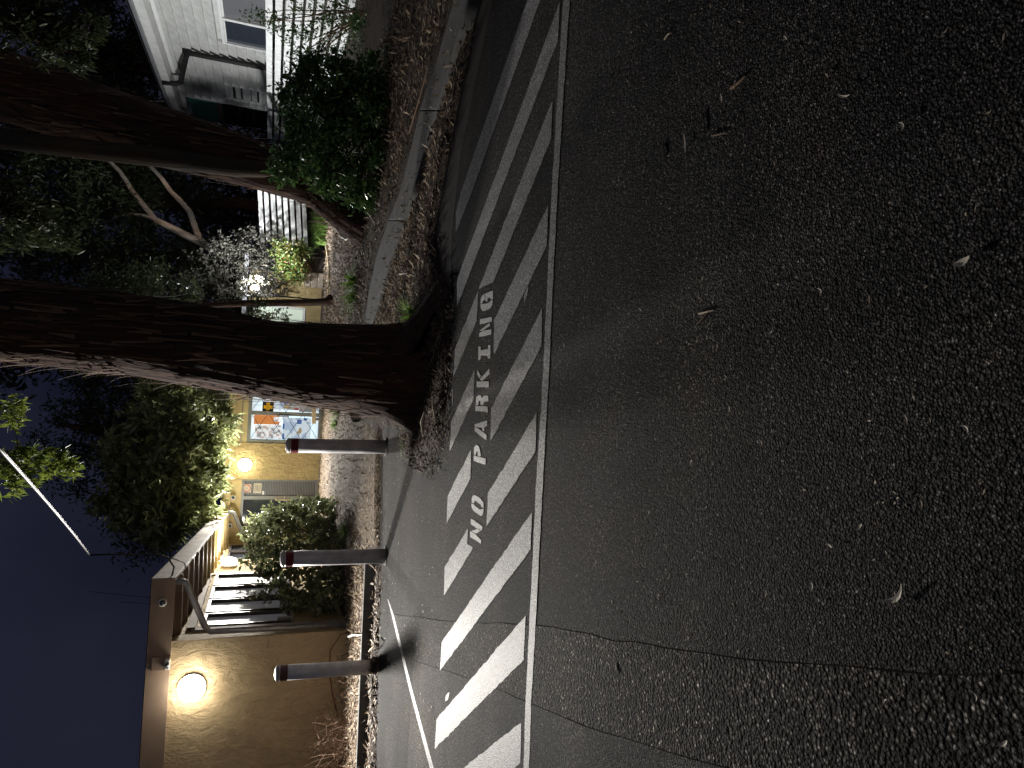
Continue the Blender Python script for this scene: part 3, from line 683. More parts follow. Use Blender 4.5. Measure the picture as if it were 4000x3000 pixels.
def tree(name, trunk_pts, trunk_r, clumps, n, L, W, mat, bark, label, seed, droop=0.6, group=None, sub=36, spread=0.24, ntw=16, base=None):
    o = empty(name, base or tuple(trunk_pts[0]), label, 'tree', group)
    MB().tube(trunk_pts, trunk_r, 10).build('trunk', bark, o, True)
    P, S = clump_points(clumps, n, sub, seed, spread)
    mb = MB(); top = np.array(trunk_pts[-2]); pick = S[np.random.default_rng(seed).permutation(len(S))[:ntw]]; twigs(mb, top, pick, trunk_r[-2] * 0.5, 5, seed)
    mb.build('branches', bark, o); o.children[-1]['kind'] = 'stuff'
    link('crown', leaf_mesh('crown', P, L, W, droop, 0, seed), mat, o); return o
Yt = 20.5
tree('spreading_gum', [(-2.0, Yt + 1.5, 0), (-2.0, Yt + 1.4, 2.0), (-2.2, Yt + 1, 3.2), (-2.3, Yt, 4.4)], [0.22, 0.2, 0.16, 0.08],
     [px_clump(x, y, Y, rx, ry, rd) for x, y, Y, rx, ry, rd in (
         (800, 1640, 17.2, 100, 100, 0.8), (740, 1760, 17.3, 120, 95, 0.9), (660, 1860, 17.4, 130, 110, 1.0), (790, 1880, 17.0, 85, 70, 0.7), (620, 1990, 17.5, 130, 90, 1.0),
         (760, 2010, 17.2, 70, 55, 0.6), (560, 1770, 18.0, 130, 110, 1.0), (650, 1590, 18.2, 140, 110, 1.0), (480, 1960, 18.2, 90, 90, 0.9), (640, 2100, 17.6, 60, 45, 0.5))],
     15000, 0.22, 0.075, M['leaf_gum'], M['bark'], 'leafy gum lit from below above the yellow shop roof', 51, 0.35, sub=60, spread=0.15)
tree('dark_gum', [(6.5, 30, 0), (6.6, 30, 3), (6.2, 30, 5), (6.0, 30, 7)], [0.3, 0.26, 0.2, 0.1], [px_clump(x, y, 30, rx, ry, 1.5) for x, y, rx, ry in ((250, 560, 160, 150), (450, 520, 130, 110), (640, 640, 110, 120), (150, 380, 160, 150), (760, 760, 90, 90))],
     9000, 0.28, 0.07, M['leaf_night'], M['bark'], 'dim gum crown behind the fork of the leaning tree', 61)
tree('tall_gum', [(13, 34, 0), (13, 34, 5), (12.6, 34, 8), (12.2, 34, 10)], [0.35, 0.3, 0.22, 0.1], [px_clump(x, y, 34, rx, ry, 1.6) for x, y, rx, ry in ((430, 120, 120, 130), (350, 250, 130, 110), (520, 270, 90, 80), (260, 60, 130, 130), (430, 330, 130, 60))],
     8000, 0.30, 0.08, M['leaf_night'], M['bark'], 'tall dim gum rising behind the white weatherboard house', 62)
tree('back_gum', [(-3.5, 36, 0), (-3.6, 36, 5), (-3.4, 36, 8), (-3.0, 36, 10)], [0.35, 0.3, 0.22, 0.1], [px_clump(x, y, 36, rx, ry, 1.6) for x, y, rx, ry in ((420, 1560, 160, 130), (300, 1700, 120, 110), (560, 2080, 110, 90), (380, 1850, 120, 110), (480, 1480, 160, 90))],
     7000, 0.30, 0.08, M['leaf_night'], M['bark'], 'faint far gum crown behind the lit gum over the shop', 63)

wood = empty('far_wood', (10, 44, 0), kind='stuff')
P, S = clump_points([(x, 44 + 2 * math.sin(x), h, 3.2, 2.0, 4.5) for x, h in ((-1, 5), (3, 6), (7, 8), (11, 9), (15, 10), (20, 11), (25, 11), (3, 12), (8, 15), (13, 17), (18, 19), (24, 19), (29, 18), (1, 17), (5, 21), (12, 24), (2, 2), (5, 2), (8, 3), (11, 3), (14, 4))], 30000, 60, 66, 0.2)
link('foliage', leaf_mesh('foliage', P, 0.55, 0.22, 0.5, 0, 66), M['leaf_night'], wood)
for o in wood.children: o['kind'] = 'stuff'

def bough(name, pts, r, clumps, n, L, W, mat, label, seed, droop=0.8, sub=18, spread=0.26):
    o = empty(name, tuple(pts[0]), label, 'branch')
    mb = MB(); mb.tube(pts, r, 7)
    P, S = clump_points(clumps, n, sub, seed, spread); r_ = np.random.default_rng(seed)
    for q in S[r_.permutation(len(S))[:24]]:
        i = int(np.argmin([np.linalg.norm(np.array(p) - q) for p in pts])); twigs(mb, pts[i], [q], 0.006, 4, seed)
    mb.build('limb', M['twig'], o); link('foliage', leaf_mesh('foliage', P, L, W, droop, 0, seed), mat, o); return o
bough('overhanging_bough', [AY(-420, 1650, 7.4), AY(-200, 1720, 7.2), AY(-60, 1790, 7.0), AY(90, 1830, 6.9), AY(200, 1860, 6.9)], [0.03, 0.025, 0.018, 0.012, 0.006],
      [px_clump(x, y, 6.9, rx, ry, 0.18) for x, y, rx, ry in ((60, 1800, 60, 40), (150, 1790, 50, 35), (220, 1810, 50, 40), (255, 1835, 30, 28), (90, 1860, 50, 35), (40, 1900, 40, 30), (-60, 1840, 80, 60), (20, 1620, 40, 60))],
      1150, 0.085, 0.022, M['leaf_gum_bright'], 'bright yellow green gum bough hanging in front of the night sky', 71, 1.1, 12)
bough('leafy_bough', [AY(-420, 60, 9.0), AY(-150, 80, 8.8), AY(60, 120, 8.6), AY(200, 180, 8.5), AY(300, 210, 8.5)], [0.03, 0.025, 0.018, 0.012, 0.006],
      [px_clump(x, y, 8.5, rx, ry, 0.25) for x, y, rx, ry in ((60, 60, 60, 70), (140, 130, 60, 60), (270, 190, 60, 50), (200, 90, 70, 60), (320, 90, 60, 40), (-80, 60, 100, 90), (120, 30, 60, 60))],
      2400, 0.11, 0.03, M['leaf_night'], 'dim green gum bough above the roof of the white house', 72, 0.9, 16)
bough('drooping_bough', [AY(-380, 780, 9.5), AY(-150, 760, 9.3), AY(0, 760, 9.2), AY(120, 800, 9.1), AY(200, 850, 9.1)], [0.03, 0.025, 0.018, 0.012, 0.006],
      [px_clump(x, y, 9.1, rx, ry, 0.25) for x, y, rx, ry in ((40, 770, 60, 50), (120, 830, 70, 50), (60, 900, 70, 60), (200, 920, 70, 50), (-60, 850, 90, 90))],
      1800, 0.11, 0.03, M['leaf_night'], 'dim green gum bough between the two dark trunks', 73, 0.9, 16)

# ------------------------------------------------------------------ rendered building on the left
A3 = math.radians(3.0)
E1 = np.array([math.cos(A3), math.sin(A3), 0]); E2 = np.array([-math.sin(A3), math.cos(A3), 0]); EZ = np.array([0, 0, 1.0])
P0 = np.array([-4.02, 11.03, 0.0])
def B(a, d, z): return P0 + E1 * a + E2 * d + EZ * z                # along the front, into depth, up
bld = empty('rendered_building', tuple(P0), 'brown rendered single storey building with a deep fascia behind the bollards', 'building')
MB().box(B(-5.0, 0.15, 1.28), (10.0, 0.30, 2.58), E1, E2, EZ).build('front_wall', M['render_front'], bld)
# side wall in pieces round its window openings
D_END = 7.62
wins = [(0.55, 1.22, 0.90, 2.22), (1.30, 2.10, 0.90, 2.22), (2.18, 3.05, 0.90, 2.22), (3.13, 4.05, 0.90, 2.22), (5.55, 6.35, 0.90, 2.1), (6.45, 7.2, 0.90, 2.1)]
mb = MB()
def side_box(d0, d1, z0, z1, a0=-0.28, a1=0.0): mb.box(B((a0 + a1) / 2, (d0 + d1) / 2, (z0 + z1) / 2), (a1 - a0, d1 - d0, z1 - z0), E1, E2, EZ)
side_box(0.302, D_END, -0.05, 0.90); side_box(0.302, 0.55, 0.902, 2.5); side_box(4.05, 5.55, 0.902, 2.5); side_box(7.2, D_END, 0.902, 2.5); side_box(0.55, 4.05, 2.222, 2.5); side_box(5.55, 7.2, 2.102, 2.5)
mb.build('side_wall', M['render_far'], bld)
for k, (d0, d1, z0, z1) in enumerate(wins):
    fr = MB(); w = 0.05
    dark = M['brown_metal']
    for (e0, e1, y0, y1) in ((d0, d0 + w, z0, z1), (d1 - w, d1, z0, z1), (d0 + w, d1 - w, z1 - w, z1), (d0 + w, d1 - w, z0, z0 + w)):
        fr.box(B(-0.005, (e0 + e1) / 2, (y0 + y1) / 2), (0.10, e1 - e0, y1 - y0), E1, E2, EZ)
    f = fr.build('window', dark, bld)
    MB().box(B(-0.02, (d0 + d1) / 2, (z0 + z1) / 2), (0.012, d1 - d0 - 2 * w, z1 - z0 - 2 * w), E1, E2, EZ).build('pane', M['glow_frost'] if k < 4 else M['glass_dark'], f)
    MB().box(B(0.03, (d0 + d1) / 2, z0 - 0.025), (0.10, d1 - d0, 0.045), E1, E2, EZ).build('sill', M['fascia_side'], f)
# roof, fascias, soffit boards
FZ0, FZ1, FE0, FE1 = 2.57, 2.88, 2.17, 2.40
OV = 0.92                                                            # eaves overhang on the side
MB().box(B(-4.55, -0.02, (FZ0 + FZ1) / 2), (10.9 + 2 * 0.0, 0.035, FZ1 - FZ0), E1, E2, EZ).build('fascia', M['fascia'], bld)
q = [B(OV, -0.035, FZ0), B(OV - 0.1, D_END - 0.1, FE0), B(OV - 0.1, D_END - 0.1, FE1), B(OV, -0.035, FZ1)]
MB().slab(q, E1, 0.03).build('fascia', M['fascia_side'], bld)
q = [B(OV + 0.004, -0.036, FZ0 - 0.012), B(OV - 0.096, D_END - 0.1, FE0 - 0.012), B(OV - 0.096, D_END - 0.1, FE0 + 0.012), B(OV + 0.004, -0.036, FZ0 + 0.012)]
MB().slab(q, E1, 0.035).build('drip_edge', M['white'], bld)
MB().add([B(-10, -0.03, FZ1 + 0.01), B(OV, -0.03, FZ1 + 0.01), B(OV - 0.1, D_END, FE1 + 0.01), B(-10, D_END + 4, FE1 + 0.01)], [(0, 1, 2, 3)]).build('roof', M['roof_metal'], bld)
MB().add([B(-0.3, 0.31, FZ0 + 0.10), B(OV - 0.04, 0.02, FZ0 + 0.10), B(OV - 0.13, D_END - 0.1, FE0 + 0.12), B(-0.3, D_END - 0.1, FE0 + 0.12)], [(3, 2, 1, 0)]).build('soffit', M['fascia'], bld)
for k in range(13):                                                  # rafters under the eaves, inner ones coloured yellow for the side lamp's light
    d = 0.42 + k * 0.56; z = FZ0 + (FE0 - FZ0) * d / D_END + 0.02
    MB().beam(B(-0.02, d, z - 0.02), B(OV - 0.05, d, z + 0.01), 0.06, 0.13).build('rafter', M['yellow_trim'] if k > 4 else M['fascia'], bld)
MB().box(B(0.02, 2.3, 2.36), (0.06, 3.7, 0.12), E1, E2, EZ).build('lintel', M['fascia_side'], bld)
MB().box(B(0.02, 6.3, 2.22), (0.06, 2.1, 0.10), E1, E2, EZ).build('lintel', M['yellow_trim'], bld)
for d in (0.44, 4.15, 5.45): MB().box(B(0.012, d, 1.2), (0.035, 0.12, 2.3), E1, E2, EZ).build('pilaster', M['fascia_side'] if d < 1 else M['yellow_trim'], bld)
# downpipes with an offset under the eaves
def downpipe(d, zt, zb, mat, r=0.04):
    mbp = MB(); pts = [B(OV - 0.06, d, zt), B(OV - 0.08, d, zt - 0.13), B(OV - 0.16, d + 0.02, zt - 0.17), B(0.16, d + 0.1, zt - 0.42), B(0.07, d + 0.1, zt - 0.5), B(0.06, d + 0.1, zb)]
    mbp.tube(pts, r, 10); return mbp.build('downpipe', mat, bld, True)
downpipe(0.02, FZ0, 0.05, M['steel'], 0.045)
downpipe(D_END - 0.5, FE0 + 0.02, 0.1, M['grey_metal'], 0.045)
# small meter box and conduit on the pilaster
MB().box(B(0.06, 0.62, 1.0), (0.07, 0.07, 0.22), E1, E2, EZ).build('junction_box', M['grey_metal'], bld, bevel=0.01)
# tap and cable on the front wall
MB().tube([B(-0.55, -0.03, 0.52), B(-0.55, -0.09, 0.52), B(-0.55, -0.10, 0.46)], 0.014, 8).build('tap', M['steel'], bld, True)
MB().tube([PL(x, y, B(0, -0.02, 0), E2) for x, y in ((1390, 2455), (1330, 2480), (1290, 2540), (1285, 2620), (1300, 2720), (1320, 2800))], 0.008, 6).build('cable', M['red_cable'], bld, True)

def wall_lamp(c, nrm, r, label, energy, body_mat, dm='diffuser'):
    o = empty('wall_lamp', tuple(c), label, 'lamp', 'round bulkhead lamps on the building walls')
    MB().lathe([(r * 0.98, 0), (r, 0.008), (r, 0.045), (r * 0.98, 0.05)], c, nrm, 40).build('base', body_mat, o, True)
    MB().lathe([(r * 0.975, 0.051), (r * 0.97, 0.10), (r * 0.90, 0.145), (r * 0.72, 0.172), (r * 0.4, 0.187), (0.01, 0.192)], c, nrm, 40).build('diffuser', M[dm], o, True)
    ld = bpy.data.lights.new('lamp_light', 'AREA'); ld.shape = 'DISK'; ld.size = r * 1.7; ld.energy = energy; ld.color = (1.0, 0.955, 0.89)
    lo = bpy.data.objects.new('lamp_light', ld); COL.objects.link(lo); lo.parent = o
    lo.rotation_euler = Vector(-np.array(nrm)).to_track_quat('Z', 'Y').to_euler() if False else Vector(nrm).to_track_quat('-Z', 'Y').to_euler()
    lo.location = Vector(np.array(nrm) * 0.20)
    ld.cycles.cast_shadow = True
    return o
LC = PL(750, 2680, P0, E2)
wall_lamp(LC, -E2, 0.19, 'largest round lit lamp, high on the brown front wall', 900, M['black_metal'], 'diffuser_big')
SL = PL(895, 2213, P0, E1)
wall_lamp(SL, E1, 0.165, 'round lit lamp seen edge on, on the side wall under the eaves', 150, M['white'], 'diffuser_small')
FARP = np.array([-2.79, 18.64, 0.0])
FL = PL(957, 1815, FARP, E2)
wall_lamp(FL, -E2, 0.165, 'round lit lamp on the yellow wall between the shop door and shop window', 520, M['white'])

def dome_camera(c, nrm, label):
    o = empty('dome_camera', tuple(c), label, 'camera', 'security cameras on the building')
    MB().lathe([(0.055, 0), (0.058, 0.03), (0.05, 0.045)], c, nrm, 24).build('housing', M['white'], o, True)
    MB().lathe([(0.042, 0.045), (0.038, 0.06), (0.024, 0.075), (0.004, 0.08)], c, nrm, 20).build('lens_dome', M['glass_dark'], o, True)
dome_camera(PL(636, 2352, B(0, -0.04, 0), E2), -E2, 'white dome camera on the brown front fascia near its corner')
dome_camera(PL(911, 1943, FARP - E2 * 0.14, E2), -E2, 'small white dome camera above the shop door')
dome_camera(PL(897, 2053, FARP - E2 * 0.14, E2), -E2, 'white dome camera left of the shop door by the bent downpipe')
pir = empty('sensor', tuple(PL(628, 2592, B(0, -0.05, 0), E2)), 'boxy white light sensor on the brown fascia above the big round lamp', 'sensor')
c = PL(628, 2592, B(0, -0.06, 0), E2)
MB().box(c + E2 * 0.01, (0.20, 0.05, 0.24), E1, E2, EZ).build('mounting_plate', M['fascia'], pir, bevel=0.006)
MB().box(c - E2 * 0.04 - EZ * 0.09, (0.15, 0.06, 0.07), E1, E2, EZ).build('housing', M['white'], pir, bevel=0.015)
MB().lathe([(0.03, 0), (0.022, 0.02), (0.004, 0.026)], c - E2 * 0.07 - EZ * 0.09, -E2, 16).build('lens', M['glass_dark'], pir, True)

# ------------------------------------------------------------------ shop front at the end of the path
shop = empty('shop', tuple(FARP), 'yellow shop front with a glass door and a lit poster window', 'building')
def S(x, y, out=0.0): return PL(x, y, FARP - E2 * out, E2)
def SX(p): return float(np.dot(p - FARP, E1))
def sb(a0, a1, z0, z1, d0, d1): return MB().box(FARP + E1 * (a0 + a1) / 2 + E2 * (d0 + d1) / 2 + EZ * (z0 + z1) / 2, (a1 - a0, d1 - d0, z1 - z0), E1, E2, EZ)
aDl, aDr = SX(S(1100, 2095)), SX(S(1100, 1874))                      # door opening
aWl = SX(S(1100, 1733)); aWr = 2.35                                  # window opening
ZD, ZW = 1.92, 1.87
sb(aDr, aWl, -0.05, 2.16, 0, 0.25).build('wall_panel', M['render_far'], shop)
sb(-1.75, aDl, -0.05, 2.16, 0, 0.25).build('wall_panel', M['render_far'], shop)
sb(aWr, aWr + 0.6, -0.05, 2.16, 0, 0.25).build('wall_panel', M['render_far'], shop)
sb(aDl, aDr, ZD, 2.16, 0.02, 0.25).build('door_head', M['yellow_trim'], shop)
sb(aWl, aWr, ZW, 2.16, 0.02, 0.25).build('window_head', M['yellow_trim'], shop)
sb(aWl + 0.01, aWr, ZW + 0.12, ZW + 0.16, -0.02, 0.018).build('trim_strip', M['fascia_side'], shop)
sb(-1.75, aWr + 0.7, 2.162, 2.33, -0.12, 0.3).build('fascia', M['yellow_trim'], shop)
sb(-1.8, aWr + 0.75, 2.332, 2.37, -0.16, 3.0).build('roof', M['roof_metal'], shop)
sb(-1.75, aWr + 0.6, -0.06, 2.15, 1.6, 1.7).build('back_wall', M['dark'], shop)
sb(-1.2, aWr + 0.6, -0.02, 0.05, -0.35, 0.0).build('step', M['concrete'], shop)
# door: fixed screen leaf on the right, glazed leaf on the left
frame = MB(); am = SX(S(1100, 1945))
for a0, a1, z0, z1 in ((aDl, aDl + 0.06, 0.05, ZD), (aDr - 0.05, aDr, 0.05, ZD), (am - 0.045, am + 0.045, 0.05, ZD - 0.06), (aDl + 0.06, aDr - 0.05, ZD - 0.06, ZD), (aDl + 0.06, am - 0.045, 0.05, 0.17), (am + 0.045, aDr - 0.05, 0.05, 0.12)):
    c = FARP + E1 * (a0 + a1) / 2 + E2 * 0.08 + EZ * (z0 + z1) / 2; frame.box(c, (a1 - a0, 0.07, z1 - z0), E1, E2, EZ)
door = frame.build('door', M['grey_metal'], shop)
sb(aDl + 0.06, am - 0.045, 0.17, ZD - 0.06, 0.10, 0.108).build('pane', M['glass_dark'], door)
M['screen'] = plain('ribbed door screen', (0.10, 0.10, 0.12), 0.5, 0.2)
sb(am + 0.045, aDr - 0.05, 0.12, ZD - 0.06, 0.10, 0.108).build('screen', M['screen'], door)
scr = MB()
for k in range(42):
    z = 0.16 + k * (ZD - 0.26) / 42; scr.box(FARP + E1 * (am + aDr) / 2 + E2 * 0.093 + EZ * z, (aDr - am - 0.11, 0.012, 0.016), E1, E2, EZ)
o = scr.build('screen_ribs', M['grey_metal'], door); o['kind'] = 'stuff'
MB().tube([FARP + E1 * (am - 0.02) - E2 * 0.0 + EZ * z for z in (0.78, 0.80, 1.06, 1.08)], 0.014, 8).build('handle', M['steel'], door, True)
MB().box(FARP + E1 * (am - 0.03) + E2 * 0.03 + EZ * 0.93, (0.09, 0.03, 0.34), E1, E2, EZ).build('handle', M['timber_pale'], door, bevel=0.008)
# no-smoking notice and a typed notice on the screen leaf
ns = S(964, 1907, -0.085); sgn = MB().box(ns, (0.21, 0.006, 0.21), E1, E2, EZ).build('notice', M['paper'], door)
ringm = MB()
for k in range(28):
    a0 = 2 * math.pi * k / 28; a1 = 2 * math.pi * (k + 1) / 28
    ringm.add([ns - E2 * 0.005 + E1 * r_ * math.cos(a_) + EZ * r_ * math.sin(a_) for a_, r_ in ((a0, 0.095), (a1, 0.095), (a1, 0.075), (a0, 0.075))], [(0, 1, 2, 3)])
ringm.beam(ns - E2 * 0.0055 + (E1 - EZ) * 0.055, ns - E2 * 0.0055 - (E1 - EZ) * 0.055, 0.003, 0.02, E2)
ringm.build('prohibition_ring', M['red'], door)
MB().beam(ns - E2 * 0.0045 + E1 * 0.045 + EZ * 0.035, ns - E2 * 0.0045 - E1 * 0.035 - EZ * 0.03, 0.003, 0.014, E2).build('symbol', M['ink'], door)
nt_ = S(1006, 1907, -0.085); MB().box(nt_, (0.25, 0.006, 0.19), E1, E2, EZ).build('notice', M['paper'], door)
tl = MB()
for k in range(5): tl.box(nt_ - E2 * 0.0045 + EZ * (0.06 - k * 0.03), (0.18 - 0.03 * (k % 2), 0.002, 0.009), E1, E2, EZ)
tl.build('print', M['ink'], door)
MB().box(S(1028, 1925, -0.085), (0.09, 0.006, 0.05), E1, E2, EZ).build('notice', M['white'], door)
# window: frame, panes, posters, yellow cross, crossed security wires
fr = MB(); aM = SX(S(1100, 1616)); aM2 = aM + 0.92
for a0, a1, z0, z1 in ((aWl, aWl + 0.09, 0.03, ZW), (aM - 0.05, aM + 0.05, 0.03, ZW - 0.08), (aM2 - 0.05, aM2 + 0.05, 0.03, ZW - 0.08), (aWr - 0.08, aWr, 0.03, ZW), (aWl + 0.09, aWr - 0.08, ZW - 0.08, ZW), (aWl + 0.09, aM - 0.05, 0.03, 0.12), (aM + 0.05, aM2 - 0.05, 0.03, 0.12), (aM2 + 0.05, aWr - 0.08, 0.03, 0.12)):
    fr.box(FARP + E1 * (a0 + a1) / 2 + E2 * 0.07 + EZ * (z0 + z1) / 2, (a1 - a0, 0.09, z1 - z0), E1, E2, EZ)
win = fr.build('window', M['grey_metal'], shop)
def poster(x0, x1, y0, y1, mat, name='poster', out=-0.13):
    a0, a1 = SX(S(1100, y1)), SX(S(1100, y0)); z1, z0 = S(x0, (y0 + y1) / 2)[2], S(x1, (y0 + y1) / 2)[2]
    return sb(a0, a1, z0, z1, -out, -out + 0.008).build(name, mat, win)
sb(aWl + 0.09, aWr - 0.08, 0.12, ZW - 0.08, 0.30, 0.31).build('lit_panel', M['lit_back'], win)
poster(992, 1092, 1624, 1660, M['print_orange']); poster(994, 1102, 1662, 1716, M['print_white'])
poster(1104, 1215, 1630, 1716, M['print_blue']); poster(1070, 1092, 1630, 1648, M['print_white'], out=-0.125)
poster(1030, 1100, 1545, 1604, M['print_white']); poster(1076, 1130, 1565, 1600, M['print_blue'], out=-0.125); poster(1130, 1170, 1540, 1600, M['print_grey']); poster(1172, 1228, 1500, 1606, M['print_grey'])
for a0, a1 in ((aWl + 0.09, aM - 0.05), (aM + 0.05, aM2 - 0.05), (aM2 + 0.05, aWr - 0.08)): sb(a0, a1, 0.12, ZW - 0.08, 0.075, 0.08).build('pane', M['glass'], win)
cs = S(1047, 1590, 0.0 - 0.06)
MB().box(cs, (0.27, 0.008, 0.27), E1, E2, EZ).build('cross_sign', M['ink'], win, bevel=0.02)
cr = MB(); cr.box(cs - E2 * 0.006, (0.22, 0.004, 0.085), E1, E2, EZ); cr.box(cs - E2 * 0.0065 + EZ * 0.076, (0.085, 0.004, 0.065), E1, E2, EZ); cr.box(cs - E2 * 0.0065 - EZ * 0.076, (0.085, 0.004, 0.065), E1, E2, EZ)
cr.build('yellow_cross', M['yellow'], win)
MB().tube([cs - E2 * 0.010 + E1 * x_ + EZ * z_ for x_, z_ in ((-0.03, 0.0), (-0.012, -0.022), (0.02, 0.015), (0.03, 0.03))], 0.006, 6).build('tick', M['ink'], win)
for a0, a1 in ((aWl + 0.09, aM - 0.05), (aM + 0.05, aM2 - 0.05)):       # crossed wires
    Hh = ZW - 0.2; Wd = a1 - a0; step = 0.42; z00, z11 = 0.12, ZW - 0.08
    for sgn_ in (1, -1):
        k = -6
        while k < 8:
            # line z = z00 + k*step + sgn*(a-a0)*0.62
            pts = []
            for f_ in np.linspace(0, 1, 41):
                z = z00 + k * step + (sgn_ * Wd * f_ if sgn_ > 0 else -Wd * f_) * 0.62
                if z00 <= z <= z11: pts.append(FARP + E1 * (a0 + Wd * f_) + E2 * 0.055 + EZ * z)
            if len(pts) > 2: MB().tube([pts[0], pts[-1]], 0.006, 5).build('security_bar', M['black_metal'], win)
            k += 1
MB().tube([FARP + E1 * (aM - 0.07) - E2 * 0.01 + EZ * z for z in (0.88, 0.9, 1.16, 1.18)], 0.014, 8).build('handle', M['steel'], win, True)

# wing behind the big tree: yellow wall, frosted lit window, bright flood lamp
YW = 21.6
wing = empty('yellow_wing', (1.5, YW, 0), 'yellow rendered wing glimpsed past the big trunk with a lit frosted window', 'building')
xw = [AY(1150, y, YW)[0] for y in (1100, 1196, 1262)]
MB().box((xw[0] / 2 + xw[1] / 2 + 0.1, YW + 0.1, 1.0), (xw[0] - xw[1] + 0.25, 0.2, 2.2)).build('wall_panel', M['render_far'], wing)
MB().box(((xw[1] + 0.2) / 2 + 0.05, YW + 0.12, 0.22), (xw[1] - 0.2, 0.2, 0.52)).build('wall_panel', M['render_far'], wing)
wfr = MB()
for x0, x1, z0, z1 in ((xw[1] - 0.08, xw[1] - 0.02, 0.5, 1.95), (0.2, 0.28, 0.5, 1.95), (0.28, xw[1] - 0.08, 1.88, 1.95), (0.28, xw[1] - 0.08, 0.5, 0.57)):
    wfr.box(((x0 + x1) / 2, YW + 0.06, (z0 + z1) / 2), (x1 - x0, 0.1, z1 - z0))
wf = wfr.build('window', M['white'], wing)
MB().box(((0.28 + xw[1] - 0.08) / 2, YW + 0.08, 1.22), (xw[1] - 0.36, 0.015, 1.31)).build('pane', M['lit_green'], wf)
MB().box((1.2, YW + 0.5, 2.2), (4.2, 1.6, 0.12)).build('roof', M['roof_metal'], wing)
fl_c = AY(995, 1125, 20.0)
flood = empty('flood_lamp', tuple(fl_c), 'dazzling white flood lamp shining through the grey hedge', 'lamp')
fdir = unit(np.array([0.95, -0.24, 0.08])); fs = unit(np.cross(fdir, EZ)); fu = np.cross(fs, fdir)
MB().box(fl_c - fdir * 0.05, (0.05, 0.22, 0.16), fdir, fs, fu).build('housing', M['black_metal'], flood, bevel=0.01)
MB().lathe([(0.10, -0.02), (0.10, 0.02), (0.085, 0.06), (0.05, 0.09), (0.008, 0.10)], fl_c - fdir * 0.02, fdir, 24).build('lens', M['flood_lens'], flood, True)
MB().tube([fl_c - fdir * 0.07, fl_c - fdir * 0.15 - EZ * 0.05, fl_c - fdir * 0.16 - EZ * 0.2, (fl_c[0] - fdir[0] * 0.16, fl_c[1] - fdir[1] * 0.16, 0.0)], 0.02, 8).build('pole', M['black_metal'], flood)
fld = bpy.data.lights.new('flood_light', 'AREA'); fld.shape = 'DISK'; fld.size = 0.2; fld.energy = 440; fld.color = (0.95, 0.97, 1.0)
flo = bpy.data.objects.new('flood_light', fld); COL.objects.link(flo); flo.parent = flood; flo.rotation_euler = Vector(fdir).to_track_quat('-Z', 'Y').to_euler(); flo.location = Vector(fdir * 0.09)

# ------------------------------------------------------------------ weatherboard house on the right
HX = 9.6
house = empty('weatherboard_house', (HX, 20, 0), 'white weatherboard house with a dark bent downpipe behind the slatted fence', 'house')
MB().box((HX + 0.2, 19.55, 2.6), (0.3, 15.1, 5.3)).build('wall', M['white_board'], house)
WIN = (17.4, 22.25, 1.55, 3.25)                                      # y0 y1 z0 z1
VENT = None
zb = 1.05; pitch = 0.262; nb = 0
while zb < 4.75:
    z1 = zb + pitch; spans = [(12.0, 27.05)]
    if z1 > WIN[2] and zb < WIN[3]: spans = [(12.0, WIN[0] - 0.02), (WIN[1] + 0.02, 27.05)]
    for y0, y1 in spans:
        ye = y1
        # lapped board: lower edge stands proud of the board below
        MB().add([(HX - 0.12, y0, zb - 0.02), (HX - 0.12, ye, zb - 0.02), (HX - 0.012, ye, z1), (HX - 0.012, y0, z1), (HX + 0.05, y0, zb - 0.02), (HX + 0.05, ye, zb - 0.02), (HX + 0.05, ye, z1), (HX + 0.05, y0, z1)],
                 [(0, 3, 2, 1), (4, 5, 6, 7), (0, 1, 5, 4), (3, 7, 6, 2), (0, 4, 7, 3), (1, 2, 6, 5)]).build('weatherboard', M['white_board'], house)
    zb += pitch
MB().box((HX - 0.03, 20.5, 4.86), (0.07, 17.5, 0.16)).build('frieze_board', M['white'], house)
MB().box((HX - 0.22, 20.5, 4.985), (0.46, 17.5, 0.03)).build('soffit', M['white_board'], house)
MB().box((HX - 0.44, 20.5, 5.10), (0.03, 17.5, 0.24)).build('fascia', M['white_board'], house)
gt = MB(); gt.box((HX - 0.52, 20.5, 5.24), (0.12, 17.6, 0.09)); gt.build('gutter', M['steel'], house, bevel=0.02)
rf = MB(); ys = np.arange(11.7, 29.4, 0.076)                          # corrugated roof sheet
for y in ys: rf.v += [(HX - 0.58, y, 5.33 + 0.012 * math.sin(y * 2 * math.pi / 0.152)), (HX + 5.0, y, 7.3 + 0.012 * math.sin(y * 2 * math.pi / 0.152))]
rf.f += [(2 * i, 2 * i + 2, 2 * i + 3, 2 * i + 1) for i in range(len(ys) - 1)]
rf.build('roof', M['steel'], house)
wfr = MB()
for y0, y1, z0, z1 in ((WIN[1] - 0.09, WIN[1], WIN[2], WIN[3]), (WIN[0], WIN[0] + 0.09, WIN[2], WIN[3]), (WIN[0] + 0.09, WIN[1] - 0.09, WIN[3] - 0.09, WIN[3]), (WIN[0] + 0.09, WIN[1] - 0.09, WIN[2], WIN[2] + 0.09), (20.62, 20.74, WIN[2] + 0.09, WIN[3] - 0.09), (18.9, 19.0, WIN[2] + 0.09, WIN[3] - 0.09)):
    wfr.box((HX - 0.05, (y0 + y1) / 2, (z0 + z1) / 2), (0.10, y1 - y0, z1 - z0))
hw = wfr.build('window', M['white'], house, bevel=0.006)
